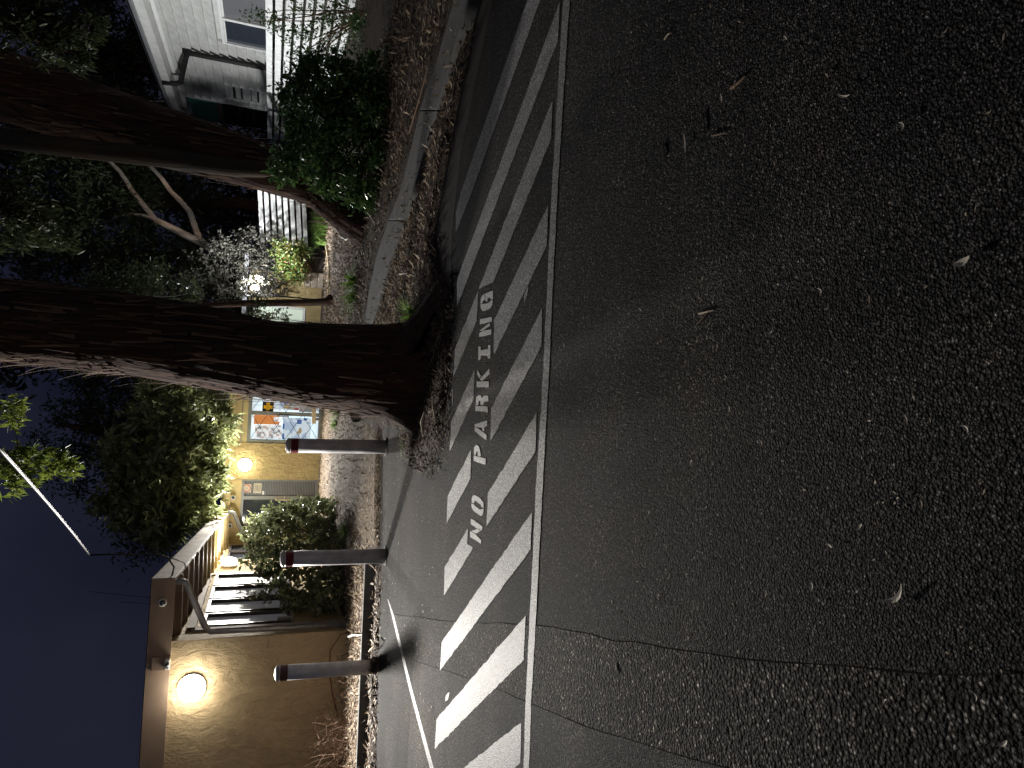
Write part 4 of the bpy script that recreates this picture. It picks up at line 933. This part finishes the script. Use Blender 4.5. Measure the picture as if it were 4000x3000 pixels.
for k, (y0, y1) in enumerate(((20.74, WIN[1] - 0.09), (19.0, 20.62), (WIN[0] + 0.09, 18.9))):
    MB().box((HX - 0.02, (y0 + y1) / 2, (WIN[2] + WIN[3]) / 2), (0.012, y1 - y0, WIN[3] - WIN[2] - 0.18)).build('pane', M['glass_grey'] if k else M['glass_dark'], hw)
    for z0, z1 in ((WIN[2] + 0.09, WIN[2] + 0.13), (WIN[3] - 0.13, WIN[3] - 0.09)): MB().box((HX - 0.035, (y0 + y1) / 2, (z0 + z1) / 2), (0.03, y1 - y0, z1 - z0)).build('sash', M['white'], hw)
MB().tube([(HX - 0.50, 25.13, 5.22), (HX - 0.46, 25.13, 4.80), (HX - 0.40, 25.1, 4.66), (HX - 0.24, 23.2, 4.30), (HX - 0.21, 23.1, 4.18), (HX - 0.20, 23.1, 0.1)], 0.08, 12).build('downpipe', M['black_metal'], house, True)
# louvred vent
vy0, vy1, vz0, vz1 = 25.95, 26.75, 2.15, 3.0
v0 = AX(891, 360, HX); v1 = AX(1013, 360, HX); vz0, vz1 = v1[2], v0[2]; vy0, vy1 = AX(950, 335, HX)[1], AX(950, 385, HX)[1]
vf = MB()
for y0, y1, z0, z1 in ((vy0 - 0.07, vy0, vz0 - .07, vz1 + .07), (vy1, vy1 + 0.07, vz0 - .07, vz1 + .07), (vy0, vy1, vz1, vz1 + .07), (vy0, vy1, vz0 - .07, vz0)): vf.box((HX - 0.06, (y0 + y1) / 2, (z0 + z1) / 2), (0.09, y1 - y0, z1 - z0))
vent = vf.build('louvre_window', M['white'], house)
MB().box((HX - 0.045, (vy0 + vy1) / 2, (vz0 + vz1) / 2), (0.012, vy1 - vy0, vz1 - vz0)).build('opening', M['dark'], vent)
for k in range(5):
    z = vz0 + (k + 0.5) * (vz1 - vz0) / 5; MB().box((HX - 0.085, (vy0 + vy1) / 2, z), (0.08, vy1 - vy0 - 0.02, 0.012), (0.75, 0, 0.66), (0, 1, 0), (-0.66, 0, 0.75)).build('louvre', M['white'], vent)
# porch end: architrave, green upper panel, dark screen door
MB().box((HX - 0.05, 27.12, 3.4), (0.14, 0.13, 2.9)).build('architrave', M['white'], house)
zg = AX(850, 450, HX)[2]
MB().box((HX + 0.12, 28.6, (zg + 4.72) / 2), (0.06, 2.8, 4.72 - zg)).build('green_panel', M['green'], house)
MB().box((HX + 0.10, 28.6, zg - 0.11), (0.12, 2.8, 0.2)).build('transom', M['timber'], house)
MB().box((HX + 0.14, 28.6, (zg - 0.21) / 2), (0.05, 2.8, zg - 0.21)).build('screen_door', M['black_metal'], house)
for k in range(2): MB().box((HX + 0.108, 28.2, 3.0 - k * 0.5), (0.012, 1.9, 0.02)).build('door_rail', M['grey_metal'], house)

# slatted fences
def slat_fence(name, p0, p1, zt0, zt1, n, pitch_, w, posts, label, mat, nrm, thick=0.022):
    o = empty(name, (p0[0], p0[1], 0), label, 'fence'); p0 = np.array(p0, float); p1 = np.array(p1, float)
    for k in range(n):
        a = np.array([p0[0], p0[1], zt0 - w / 2 - k * pitch_]); b = np.array([p1[0], p1[1], zt1 - w / 2 - k * pitch_])
        a[2] += 0.006 * math.sin(k * 2.1); MB().beam(a, b, thick, w).build('slat', mat, o)
    for t in posts:
        q = p0 + (p1 - p0) * t - np.array(nrm)[:2] * 0.05; zt = zt0 + (zt1 - zt0) * t
        MB().box((q[0], q[1], zt / 2 - 0.04), (0.07, 0.07, zt)).build('post', M['timber_dark'], o)
    return o
slat_fence('slat_fence', (8.5, 12.0), (8.5, 27.2), 2.03, 1.93, 9, 0.225, 0.155, (0.02, 0.2, 0.4, 0.6, 0.8, 0.98), 'long white slatted fence in front of the weatherboard house', M['white_fence'], (-1, 0, 0))
fb = slat_fence('garden_fence', (3.78, 21.9), (6.4, 21.75), 1.88, 2.16, 8, 0.178, 0.118, (0.02, 0.5, 0.98), 'short brightly lit white slatted fence behind the tufty grass', M['white_fence'], (0, -1, 0))
lat = MB()
for k in range(4): MB().beam((3.42, 21.86, 1.86 - 0.17 * k), (3.77, 21.86, 1.88 - 0.17 * k), 0.02, 0.03).build('lattice_lath', M['timber'], fb)
for k in range(3): MB().box((3.43 + k * 0.165, 21.875, 1.05), (0.03, 0.02, 1.65)).build('lattice_lath', M['timber'], fb)

# ------------------------------------------------------------------ bollards, low rail and garden furniture
def bollard(gx, gy, h, lean, label, band=True):
    o = empty('bollard', (0, 0, 0), label, 'bollard', 'grey steel bollards along the kerb')
    r = 0.088; lx = math.tan(lean)
    def c(z): return (lx * z, 0, z)
    mb = MB(); mb.tube([c(-0.05), c(h * 0.25), c(h * 0.5), c(h - 0.03)], r, 40); mb.build('post', M['bollard_grey'], o, True)
    cap = MB(); ax = unit(np.array([lx, 0, 1.0])); cap.lathe([(r + 0.004, 0), (r + 0.004, 0.02), (r * 0.9, 0.033), (r * 0.5, 0.045), (0.005, 0.05)], np.array(c(h - 0.035)), ax, 40); cap.build('cap', M['bollard_grey'] if band else M['steel'], o, True)
    if True:
        bd = MB(); bd.tube([c(h - 0.135), c(h - 0.05)], r + 0.003, 40, False); bd.build('reflective_band', M['red_band'] if band else M['dull_band'], o, True)
    ring = MB(); ring.lathe([(r + 0.03, 0), (r + 0.025, 0.012), (r + 0.004, 0.014)], np.array((0, 0, 0.0)), EZ, 32); ring.build('footing', M['concrete'], o)
    o.location = (gx, gy, 0.0); return o
gM = G(1500, 2172, 0.02); gL = G(1458, 2604, 0.02); gR = G(1502, 1746, 0.02)
bollard(gM[0], gM[1], 1.215, 0.0, 'grey bollard with a red band in front of the big leafy shrub')
bollard(gL[0], gL[1], 1.19, 0.012, 'leftmost grey bollard, shiny cap, in front of the brown wall', False)
bollard(gR[0], gR[1], 1.215, -0.01, 'grey bollard with a red band in front of the lit shop window')
rail = empty('edging_rail', (-4, 9, 0), 'low pale concrete edging running behind the two left bollards', 'edging')
rp = [(-2.42, 9.0), (-3.3, 8.92), (-4.9, 8.72), (-7.5, 8.3), (-11, 7.7)]
for a, b in zip(rp[:-1], rp[1:]):
    d = unit(np.array(b) - np.array(a)) * 0.004
    MB().beam((a[0] + d[0], a[1] + d[1], 0.08), (b[0] - d[0], b[1] - d[1], 0.08), 0.075, 0.17).build('edging_length', M['concrete'], rail, bevel=0.008)

pl = empty('planter', (2.95, 21.2, 0), 'boxy timber planter holding the green and orange bush', 'planter')
px0, px1 = AY(1230, 1125, 21.0)[0], AY(1230, 1000, 21.0)[0]; zt = AY(1188, 1060, 21.0)[2]
MB().box(((px0 + px1) / 2, 21.0, zt + 0.012), (px1 - px0 + 0.06, 0.14, 0.05)).build('capping', M['timber_pale'], pl)
for k in range(3): MB().box(((px0 + px1) / 2 + 0.2, 21.03, 0.08 + k * (zt - 0.1) / 3 + 0.07), (px1 - px0 - 0.45, 0.07, (zt - 0.1) / 3 - 0.012)).build('sleeper', M['timber_dark'], pl)
for k in range(3): MB().box((px0 + 0.22, 21.0, 0.08 + k * (zt - 0.1) / 3 + 0.07), (0.44, 0.10, (zt - 0.1) / 3 - 0.008)).build('stone', M['stone'], pl, bevel=0.02)
ed = empty('garden_edging', (2.9, 19.7, 0), 'thin pale edging along the back of the mulch bed below the planter', 'edging')
ep = [G(x, y, 0.06) for x, y in ((1276, 940), (1284, 1000), (1290, 1060), (1288, 1120), (1284, 1165))]
for a, b in zip(ep[:-1], ep[1:]): MB().beam(a, b, 0.05, 0.10).build('edging_length', M['timber_pale'], ed)
hp = [G(x, y, z) for x, y, z in ((1300, 868, 0.06), (1312, 895, 0.08), (1332, 925, 0.10), (1352, 936, 0.10), (1372, 925, 0.09), (1386, 896, 0.07), (1390, 880, 0.06))]
hose = empty('hose', tuple(hp[0]), 'curved piece of white hose lying on the mulch by the leaning tree', 'hose')
MB().tube(hp, 0.018, 8).build('tube', M['hose'], hose, True)
lg = empty('log', tuple(G(1390, 1590, 0.1)), 'dark fallen log end on the path under the lit shop window', 'log')
l0, l1 = G(1372, 1500, 0.12), G(1392, 1632, 0.10)
MB().tube([l0, l0 * .6 + l1 * .4, l1 * .7 + l0 * .3, l1], [0.10, 0.12, 0.11, 0.09], 14).build('bark', M['timber_dark'], lg, True)
hr = empty('timber_rail', (-1.2, 18.2, 0), 'pale timber rail standing low in front of the shop window', 'rail')
r0, r1 = AY(1226, 1655, 18.2), AY(1224, 1530, 18.2)
MB().beam(r0, (r1[0] + 0.6, r1[1], r1[2]), 0.05, 0.10).build('beam', M['timber_pale'], hr)
for t in (0.08, 0.95): MB().box((r0[0] + (r1[0] + 0.6 - r0[0]) * t, 18.24, r0[2] / 2 - 0.03), (0.06, 0.06, r0[2])).build('post', M['timber'], hr)

# overhead service cable and the loops down to the fascia
cab = empty('overhead_cable', tuple(AY(345, 2166, 10.6)), 'thick pale service cable slanting down across the night sky', 'cable')
e0 = AY(350, 2168, 10.9); e1 = AY(-60, 1690, 4.3)
pts = [e0 * (1 - t) + e1 * t - EZ * 0.02 * 4 * t * (1 - t) for t in np.linspace(0, 1, 14)]
MB().tube(pts, 0.011, 8).build('cable_span', M['cable'], cab, True)
MB().tube([e0, AY(420, 2166, 10.95), AY(520, 2165, 11.0), AY(610, 2164, 11.1), AY(655, 2178, 11.1), AY(680, 2215, 11.15), AY(672, 2248, 11.2)], 0.012, 8).build('cable_tail', M['black_metal'], cab, True)
MB().tube([AY(640, 2170, 11.1), AY(690, 2186, 11.2), AY(722, 2200, 11.6), AY(724, 2216, 11.7)], 0.008, 6).build('cable_tail', M['black_metal'], cab, True)
for y0, y1, x0, x1 in ((2310, 2335, 345, 590), (2352, 2358, 470, 590)):
    wire = empty('thin_wire', tuple(AY(x1, y1, 11.2)), 'faint thin wire running to the brown fascia' if y0 == 2310 else 'short faint wire above the dome camera', 'wire')
    MB().tube([AY(x0, y0, 11.6), AY(x1, y1, 11.3)], 0.005, 5).build('strand', M['cable'], wire)

# ------------------------------------------------------------------ shrubs and plants
shrub('pittosporum_shrub', (-3.3, 13.2, 0.03),
      [px_clump(x, y, Y, rx, ry, rd) for x, y, Y, rx, ry, rd in (
          (1110, 2020, 15.2, 75, 55, 0.45), (1200, 1990, 14.8, 90, 45, 0.45), (1050, 2090, 15.0, 60, 60, 0.4), (1180, 2100, 14.2, 110, 90, 0.6), (1280, 2060, 13.8, 80, 80, 0.5),
          (1290, 2160, 13.0, 90, 80, 0.5), (1130, 2190, 13.6, 90, 70, 0.4), (1000, 2160, 14.6, 40, 40, 0.3), (1180, 2270, 12.6, 100, 70, 0.35), (1270, 2300, 12.2, 80, 70, 0.35), (1090, 2310, 12.4, 50, 45, 0.25), (1260, 2380, 12.0, 50, 40, 0.25), (1360, 2120, 12.6, 40, 60, 0.4), (1150, 2370, 12.1, 40, 30, 0.2), (980, 2090, 15.2, 35, 30, 0.25), (960, 2190, 14.8, 30, 14, 0.2), (1040, 2230, 13.4, 45, 30, 0.25), (1020, 2330, 12.6, 40, 14, 0.15), (1000, 2030, 15.6, 35, 30, 0.25))] +
      [px_clump(1230 - 250 * math.sin(a) * k - 20, 2160 + 255 * math.cos(a) * k, 13.6 + 1.2 * math.sin(a * 3), 34, 16, 0.2) for a in np.linspace(-0.2, math.pi + 0.2, 17) for k in (0.78,)],
      7200, 0.11, 0.058, M['leaf_shrub'], 'big pale green leafy shrub against the side windows of the rendered building', 'shrub', seed=81, droop=0.15, sub=40, spread=0.2)
shrub('camellia_shrub', (4.0, 11.2, 0.03),
      [px_clump(x, y, Y, rx, ry, rd) for x, y, Y, rx, ry, rd in (
          (1190, 600, 11.2, 100, 70, 0.4), (1120, 660, 11.4, 60, 60, 0.3), (1270, 690, 11.0, 90, 70, 0.4), (1360, 720, 10.8, 90, 70, 0.4), (1440, 760, 10.7, 70, 60, 0.35), (1250, 470, 11.4, 120, 110, 0.6), (1370, 560, 10.9, 120, 110, 0.6),
          (1380, 380, 10.9, 130, 120, 0.6), (1280, 310, 11.4, 120, 100, 0.5), (1470, 470, 10.4, 70, 110, 0.5), (1470, 300, 10.4, 70, 100, 0.5), (1500, 650, 10.3, 50, 70, 0.4), (1160, 380, 11.8, 70, 70, 0.4))],
      15000, 0.10, 0.045, M['leaf_dark'], 'large dark green glossy shrub at the foot of the leaning tree', 'shrub', seed=82, droop=0.25, sub=50, spread=0.17)
shrub('creeper', (7.3, 14.2, 0.03),
      [px_clump(x, y, Y, rx, ry, rd) for x, y, Y, rx, ry, rd in ((1130, 100, 15.5, 110, 30, 0.3), (1200, 160, 15.3, 110, 50, 0.3), (1290, 120, 15.0, 90, 60, 0.4), (1040, 60, 15.6, 70, 18, 0.2), (1350, 60, 14.6, 70, 70, 0.4), (1000, 75, 15.6, 40, 12, 0.2), (1180, 240, 14.6, 70, 40, 0.3), (1260, 30, 15.5, 110, 40, 0.3), (1420, 120, 13.8, 60, 90, 0.4))],
      2400, 0.085, 0.032, M['leaf_dark'], 'wispy dark creeper trailing over the long white slatted fence', 'plant', seed=83, droop=0.6, sub=22, spread=0.2)
shrub('grey_hedge', (2.9, 21.4, 0.03),
      [px_clump(x, y, Y, rx, ry, rd) for x, y, Y, rx, ry, rd in ((1000, 960, 21.4, 90, 60, 0.4), (1000, 1100, 19.75, 55, 26, 0.1), (1040, 1150, 19.8, 40, 20, 0.1), (955, 1140, 19.8, 40, 24, 0.1), (930, 1030, 21.4, 80, 60, 0.4), (1030, 1040, 21.2, 90, 60, 0.3), (880, 1110, 21.4, 90, 60, 0.4), (960, 1130, 21.2, 70, 30, 0.25), (1060, 1130, 21.2, 60, 26, 0.25), (800, 1080, 21.6, 80, 80, 0.5), (1060, 1080, 21.4, 50, 40, 0.3), (860, 960, 21.1, 50, 45, 0.3), (720, 1130, 21.6, 90, 70, 0.5))],
      7500, 0.10, 0.045, M['leaf_grey'], 'grey green hedge around the dazzling flood lamp', 'hedge', seed=84, droop=0.1, sub=44, spread=0.18, clear=fl_c, ntw=3)
shrub('nandina_bush', (2.95, 20.95, 0.4),
      [px_clump(x, y, Y, rx, ry, rd) for x, y, Y, rx, ry, rd in ((1130, 990, 20.9, 50, 45, 0.3), (1140, 1050, 20.9, 45, 45, 0.3), (1105, 960, 20.9, 30, 30, 0.25), (1160, 1085, 20.9, 28, 26, 0.25), (1165, 1000, 20.8, 35, 60, 0.25))],
      3200, 0.085, 0.032, M['leaf_orange'], 'small bush with green and orange leaves in the timber planter', 'bush', seed=85, droop=0.2, sub=24)
def blades(name, c, n, L, w, label, mat, seed, group=None, arch=0.9, spread=0.06, cat='plant'):
    o = empty(name, tuple(c), label, cat, group); r = np.random.default_rng(seed); V = []; Fq = []; c = np.array(c, float)
    for i in range(n):
        th = r.random() * 2 * math.pi; el = 0.35 + 1.0 * r.random(); l = L * (0.6 + 0.5 * r.random()); d = np.array([math.cos(th), math.sin(th), 0]); s = np.array([-d[1], d[0], 0]); p = c + d * spread * r.random() + s * spread * (r.random() - .5); a = el; b0 = len(V); k = 7
        for j in range(k):
            t = j / (k - 1); q = w * (1 - t * 0.92) * (0.7 + 0.3 * math.sin(min(1, t * 3))); V += [p - s * q + np.array([0, 0, 0.25 * q]), p + s * q + np.array([0, 0, 0.25 * q])]
            p = p + (d * math.cos(a) + EZ * math.sin(a)) * l / (k - 1); a -= arch * (1.3 - 0.5 * r.random()) * 2.0 / (k - 1)
        Fq += [(b0 + 2 * j, b0 + 2 * j + 1, b0 + 2 * j + 3, b0 + 2 * j + 2) for j in range(k - 1)]
    V = np.array(V); V[:, 2] = np.maximum(V[:, 2], 0.045); link('leaves', np_mesh('leaves', V, np.array(Fq)), mat, o); return o
blades('strappy_plant', G(1392, 1098, 0.05), 46, 0.62, 0.026, 'nearer right arching strappy green plant on the mulch beside the thin sapling', M['blade'], 91)
blades('strappy_plant', G(1388, 1160, 0.05), 46, 0.55, 0.026, 'left one of two arching strappy plants, touching the thin sapling', M['blade'], 92)
blades('grass_tuft', G(1612, 1226, 0.06), 70, 0.34, 0.010, 'small pale green grassy tuft beside the right root of the huge trunk', M['blade'], 93)
for k, (x, y, n) in enumerate(((1262, 800, 90), (1262, 850, 90), (1264, 900, 90), (1268, 945, 60))):
    pass
gt_ = empty('tufty_grass', tuple(G(1270, 860, 0.05)), 'long soft bright green grass in front of the short lit fence', 'grass')
Vs = []; Fs = []
r = np.random.default_rng(95)
for i in range(1500):
    g0 = G(1268 + r.normal() * 6, 770 + 190 * r.random(), 0.05); L = 0.45 + 0.4 * r.random(); th = r.random() * 2 * math.pi; d = np.array([math.cos(th), math.sin(th), 0]); s = np.array([-d[1], d[0], 0]); a = 1.1 + 0.4 * r.random(); p = g0.copy(); b0 = len(Vs)
    for j in range(5):
        q = 0.008 * (1 - j / 4.4); Vs += [p - s * q, p + s * q]; p = p + (d * math.cos(a) + EZ * math.sin(a)) * L / 4; a -= 0.42 + 0.2 * r.random()
    Fs += [(b0 + 2 * j, b0 + 2 * j + 1, b0 + 2 * j + 3, b0 + 2 * j + 2) for j in range(4)]
gt_o = link('blades', np_mesh('blades', np.array(Vs), np.array(Fs)), M['blade'], gt_); gt_o['kind'] = 'stuff'
blades('grass_tuft', G(1322, 1605, 0.05), 70, 0.40, 0.012, 'bright grass tuft under the shop window beside the dark log', M['blade'], 96)
blades('grass_tuft', G(1312, 1655, 0.05), 60, 0.32, 0.012, 'grass tuft under the shop window at the end of the pale timber rail', M['blade'], 97)
blades('grass_tuft', G(1350, 2072, 0.05), 60, 0.26, 0.012, 'small bright weed tuft on the path edge below the big leafy shrub', M['blade'], 98)
blades('grass_tuft', G(1578, 1745, 0.02), 14, 0.13, 0.006, 'tiny green weed on the road in front of the right bollard', M['blade'], 99)
# dry bare bush at the foot of the brown wall
db = empty('dry_bush', (-5.4, 10.3, 0.04), 'leafless tangled dry bush at the foot of the brown wall', 'bush')
mb = MB(); r = np.random.default_rng(101)
for i in range(150):
    c = np.array([-5.0 - 1.9 * r.random() ** 0.8, 10.35 + 0.35 * r.normal() * 0.6, 0.03]); tip = c + np.array([0.25 * r.normal(), 0.2 * r.normal(), 0.12 + 0.5 * r.random()]); twigs(mb, c, [tip, tip + r.normal(size=3) * 0.14], 0.006, 5, i, 0.5)
mb.build('twigs', M['twig'], db); db.children[-1]['kind'] = 'stuff'
mb = MB()
for i in range(30):
    c = np.array([-4.3 - 0.9 * r.random(), 10.75 + 0.15 * r.normal(), 0.05]); twigs(mb, c, [c + np.array([0.2 * r.normal() - 0.2, 0.1 * r.normal(), 0.25 * r.random()])], 0.007, 5, i + 300, 0.6)
mb.build('twigs', M['twig'], db); db.children[-1]['kind'] = 'stuff'
# trimmed low hedge at the foot of the side wall
shrub('low_hedge', (-3.5, 12.3, 0.03), [px_clump(1385, y, Y, 40, 45, 0.35) for y, Y in ((2200, 12.0), (2270, 11.8), (2340, 11.7), (2400, 11.6))], 2600, 0.045, 0.02, M['leaf_night'], 'low dark hedge under the side windows', 'hedge', seed=86, sub=20)

# ------------------------------------------------------------------ litter
def scatter(name, poly, n, L, W, mat, seed, hf=None, flat=0.55, lift=0.004):
    r = np.random.default_rng(seed); xs = np.array([p[0] for p in poly]); ys = np.array([p[1] for p in poly]); X = np.zeros(0); Y = np.zeros(0)
    while len(X) < n:
        x = xs.min() + (xs.max() - xs.min()) * r.random(n * 2); y = ys.min() + (ys.max() - ys.min()) * r.random(n * 2)
        k = poly_sd(x, y, poly) > 0.08 * r.normal(size=len(x)); X = np.concatenate([X, x[k]]); Y = np.concatenate([Y, y[k]])
    X, Y = X[:n], Y[:n]; Z = (hf(X, Y) if hf else np.zeros(n)) + lift + 0.02 * r.random(n) ** 2
    o = link(name, leaf_mesh(name, np.stack([X, Y, Z], 1), L, W, 0.0, flat, seed), mat); return tag(o, kind='stuff')
tongue = gp([(1560, 1650), (1585, 1790), (1633, 1845), (1675, 1860), (1730, 1780), (1760, 1650), (1768, 1450), (1766, 1150), (1700, 1060), (1640, 1300)])
scatter('leaf_litter', tongue, 3200, 0.055, 0.018, M['litter_dark'], 201, lambda x, y: np.maximum(vheight(x, y), 0.006))
band1 = [(3.37, 5.96), (2.18, 8.08), (1.62, 9.33), (0.74, 10.75), (0.2, 10.9), (0.4, 8), (1.0, 6.6), (1.45, 6.8), (2.11, 6.35), (3.15, 5.6), (5, 4.4), (5.2, 5.0)]
scatter('leaf_litter', band1, 6500, 0.085, 0.026, M['litter'], 202, vheight)
band2 = [(3.66, 6.53), (2.4, 8.98), (1.85, 10.8), (0.78, 11.56), (0.2, 12), (0.2, 19.5), (4.2, 21.5), (4.6, 14), (5.5, 9.5), (7, 6), (6, 5)]
scatter('leaf_litter', band2, 16000, 0.10, 0.034, M['litter'], 203, vheight)
left = [(-2.3, 8.9), (-2.61, 8.56), (-3.54, 8.5), (-4.62, 8.2), (-8, 7.8), (-8, 10.9), (-4, 10.95), (-3.2, 12), (-2.6, 11.5), (-2.4, 10)]
scatter('leaf_litter', left, 9000, 0.085, 0.026, M['litter'], 204, vheight)
scatter('leaf_litter', [(p[0] * 0.98, p[1]) for p in PATH], 6500, 0.055, 0.02, M['litter'], 205, pheight)
scatter('bark_chips', [(0.5, -0.2), (3.4, 2.2), (2.2, 3.2), (-0.8, 3.4), (-1.6, 1.6), (-0.8, 0.6)], 450, 0.016, 0.006, M['litter'], 206)
r6 = np.random.default_rng(61); DR = []
for k in range(26):                                                  # small drifts of crumbled leaf
    cx_, cy_ = (0.5 + 1.9 * r6.random(), 0.6 + 2.4 * r6.random()) if k < 20 else (-1.4 + 1.6 * r6.random(), 1.0 + 1.8 * r6.random()); a_ = 0.08 + 0.22 * r6.random()
    DR.append(np.stack([cx_ + a_ * 0.6 * r6.normal(size=34), cy_ + a_ * 0.4 * r6.normal(size=34), 0.004 + 0.006 * r6.random(34)], 1))
tag(link('crumbled_leaves', leaf_mesh('crumbled_leaves', np.concatenate(DR), 0.013, 0.005, 0.0, 0.55, 62), M['litter']), kind='stuff')
scatter('bark_chips', gp([(1560, 1720), (1480, 1760), (1500, 2600), (1700, 2900), (1700, 2000)]), 160, 0.03, 0.01, M['litter_pale'], 207)

def leaf_obj(px, L, ang, label, mat, group, name='fallen_leaf', curl=0.5, w=0.2):
    L *= 0.52; g = G(px[0], px[1], 0.0); mb = MB(); k = 7; top = []; ca_, sa = math.cos(ang), math.sin(ang)
    for j in range(k):
        t = j / (k - 1); hw_ = w * L * math.sin(math.pi * min(1, max(0.03, t))) ** 0.8 * 0.5; x = (t - 0.5) * L; yb = curl * L * 0.25 * (1 - (2 * t - 1) ** 2); z = 0.006 + 0.02 * L / 0.1 * (abs(2 * t - 1) ** 2) * 0.5
        for s_ in (-1, 0, 1):
            yy = yb + s_ * hw_; mb.v.append((ca_ * x - sa * yy, sa * x + ca_ * yy, z + (0.35 * hw_ if s_ else 0)))
    for j in range(k - 1):
        for s_ in (0, 1): mb.f.append((3 * j + s_, 3 * j + 3 + s_, 3 * j + 4 + s_, 3 * j + 1 + s_))
    o = link(name, mb.mesh(name), mat); o.location = (g[0], g[1], 0.004); return tag(o, label, 'leaf', group)
GRP = 'dry leaves scattered on the road'
leaf_obj((3495, 2310), 0.17, 2.3, 'longest pale curled dry leaf on the near dark road', M['litter_pale'], GRP, curl=0.9, w=0.16)
leaf_obj((3770, 1020), 0.085, 1.9, 'broad pale dry leaf on the near road close to the camera side', M['litter_pale'], GRP, w=0.4)
leaf_obj((2690, 565), 0.16, 0.2, 'slim pale leaf with dark twigs beside it on the right of the road', M['litter_pale'], GRP, w=0.14)
leaf_obj((3310, 372), 0.10, 1.2, 'pale slim leaf alone on the dark right part of the road', M['litter_pale'], GRP, w=0.16)
leaf_obj((2830, 385), 0.08, 0.3, 'small white leaf touching the end of a brown twig', M['litter_pale'], GRP, w=0.25)
leaf_obj((2211, 1348), 0.06, 0.7, 'small leaf lying right beside the white edge line', M['litter_pale'], GRP, w=0.25)
r = np.random.default_rng(303)
for k, (x, y) in enumerate([(2650, 290), (3080, 150), (3700, 130), (3530, 500), (3870, 440), (3060, 925), (3220, 600), (2590, 800), (2750, 1090), (3210, 1145), (3410, 1170), (2810, 1360), (3000, 1310), (3020, 1300), (2980, 1735), (2860, 1600), (3000, 2320), (3180, 2290), (3420, 2185), (3370, 2060), (3610, 1970), (3780, 1680), (3150, 1920), (2180, 2490), (2410, 2610), (2335, 2195), (3710, 2555), (3470, 2740), (2890, 2545), (3820, 2720), (2620, 2250), (2710, 1810), (2490, 2030), (3930, 2900), (3550, 1640), (3250, 2130)]):
    leaf_obj((x, y), 0.03 + 0.03 * r.random(), r.random() * 6.28, ('small pale curled leaf lying loose on the dark near road' if k % 2 else 'small brown curled leaf lying loose on the dark near road'), M['litter_pale'] if k % 2 else M['litter'], GRP, curl=r.random(), w=0.22 + 0.12 * r.random())
def twig_obj(pxs, rad, label, mat=None, z=0.005, group='twigs and bark strips on the road'):
    pts = [G(x, y, z) for x, y in pxs]; b = pts[0]; mb = MB(); mb.tube([p - b for p in pts], np.linspace(rad, rad * 0.5, len(pts)), 6)
    o = link('twig', mb.mesh('twig'), mat or M['twig']); o.location = tuple(b); return tag(o, label, 'twig', group)
twig_obj([(2855, 345), (2885, 322), (2910, 298)], 0.007, 'thick brown twig on the right of the road, pointing at a white leaf')
twig_obj([(2722, 1268), (2750, 1240), (2768, 1218), (2785, 1215)], 0.004, 'thin forked looking twig in the middle of the road')
twig_obj([(2730, 1225), (2762, 1217), (2788, 1212)], 0.004, 'pale short twig crossing the thin twig mid road', M['twig_pale'])
twig_obj([(2745, 445), (2750, 480), (2752, 525)], 0.0035, 'dark straight twig right of the road lying along the picture edge direction', M['timber_dark'])
twig_obj([(2590, 560), (2594, 600), (2592, 635)], 0.0035, 'short dark twig left of the slim pale leaf', M['timber_dark'])
twig_obj([(2780, 530), (2810, 525), (2838, 520)], 0.003, 'very thin reddish twig below the dark straight twig')
twig_obj([(2595, 155), (2608, 135), (2615, 130)], 0.004, 'short orange brown twig at the far right of the road', M['twig_pale'])
twig_obj([(2405, 2590), (2409, 2610), (2412, 2630)], 0.003, 'bleached needle of bark on the coarse road patch', M['twig_pale'])
BG = 'bark strips at the foot of the huge trunk'
def strip_obj(pxs, w, label, mat):
    pts = [G(x, y, 0.09) for x, y in pxs]; b = pts[0]; mb = MB(); mb.tube([p - b for p in pts], [w * f for f in np.interp(np.linspace(0, 1, len(pts)), [0, 0.5, 1], [0.4, 1, 0.3])], 6)
    o = link('bark_strip', mb.mesh('bark_strip'), mat); o.location = tuple(b); tag(o, label, 'bark', BG)
strip_obj([(1690, 1548), (1692, 1590), (1698, 1625), (1700, 1650)], 0.012, 'thin pale yellow bark strip at the foot of the huge trunk', M['twig_pale'])
strip_obj([(1658, 1610), (1650, 1650), (1652, 1700)], 0.024, 'widest pale bark slab at the left foot of the huge trunk', M['twig_pale'])
strip_obj([(1662, 1590), (1675, 1612), (1690, 1600)], 0.008, 'short grey bark strip crossing at the foot of the huge trunk', M['twig'])
strip_obj([(1705, 1680), (1712, 1700)], 0.012, 'small orange bark scrap on the mulch by the kerb edge', M['twig_pale'])
BW = 'bleached sticks on the leaf litter'
def stick(pxs, rad, z, label, mat):
    pts = [G(x, y, z) for x, y in pxs]; b = pts[0]; mb = MB(); mb.tube([p - b for p in pts], np.linspace(rad, rad * 0.6, len(pts)), 7)
    o = link('stick', mb.mesh('stick'), mat); o.location = tuple(b); tag(o, label, 'stick', BW)
stick([(1362, 2487), (1380, 2480), (1400, 2482), (1420, 2478)], 0.016, 0.12, 'white forked stick on the litter at the corner of the brown wall', M['hose'])
stick([(1450, 2500), (1462, 2515), (1455, 2530), (1440, 2545)], 0.012, 0.10, 'curled pale stick on the litter by the leftmost bollard', M['twig_pale'])
stick([(1605, 980), (1610, 1020), (1618, 1050)], 0.010, 0.08, 'thin pale stick near the kerb right of the huge trunk', M['twig_pale'])
stick([(1560, 1070), (1590, 1068), (1620, 1080)], 0.008, 0.08, 'second thin stick lying across the litter right of the huge trunk', M['twig_pale'])
stick([(1598, 520), (1640, 380), (1672, 260)], 0.010, 0.12, 'long thin brown stick along the back edge of the concrete edging strip', M['twig'])
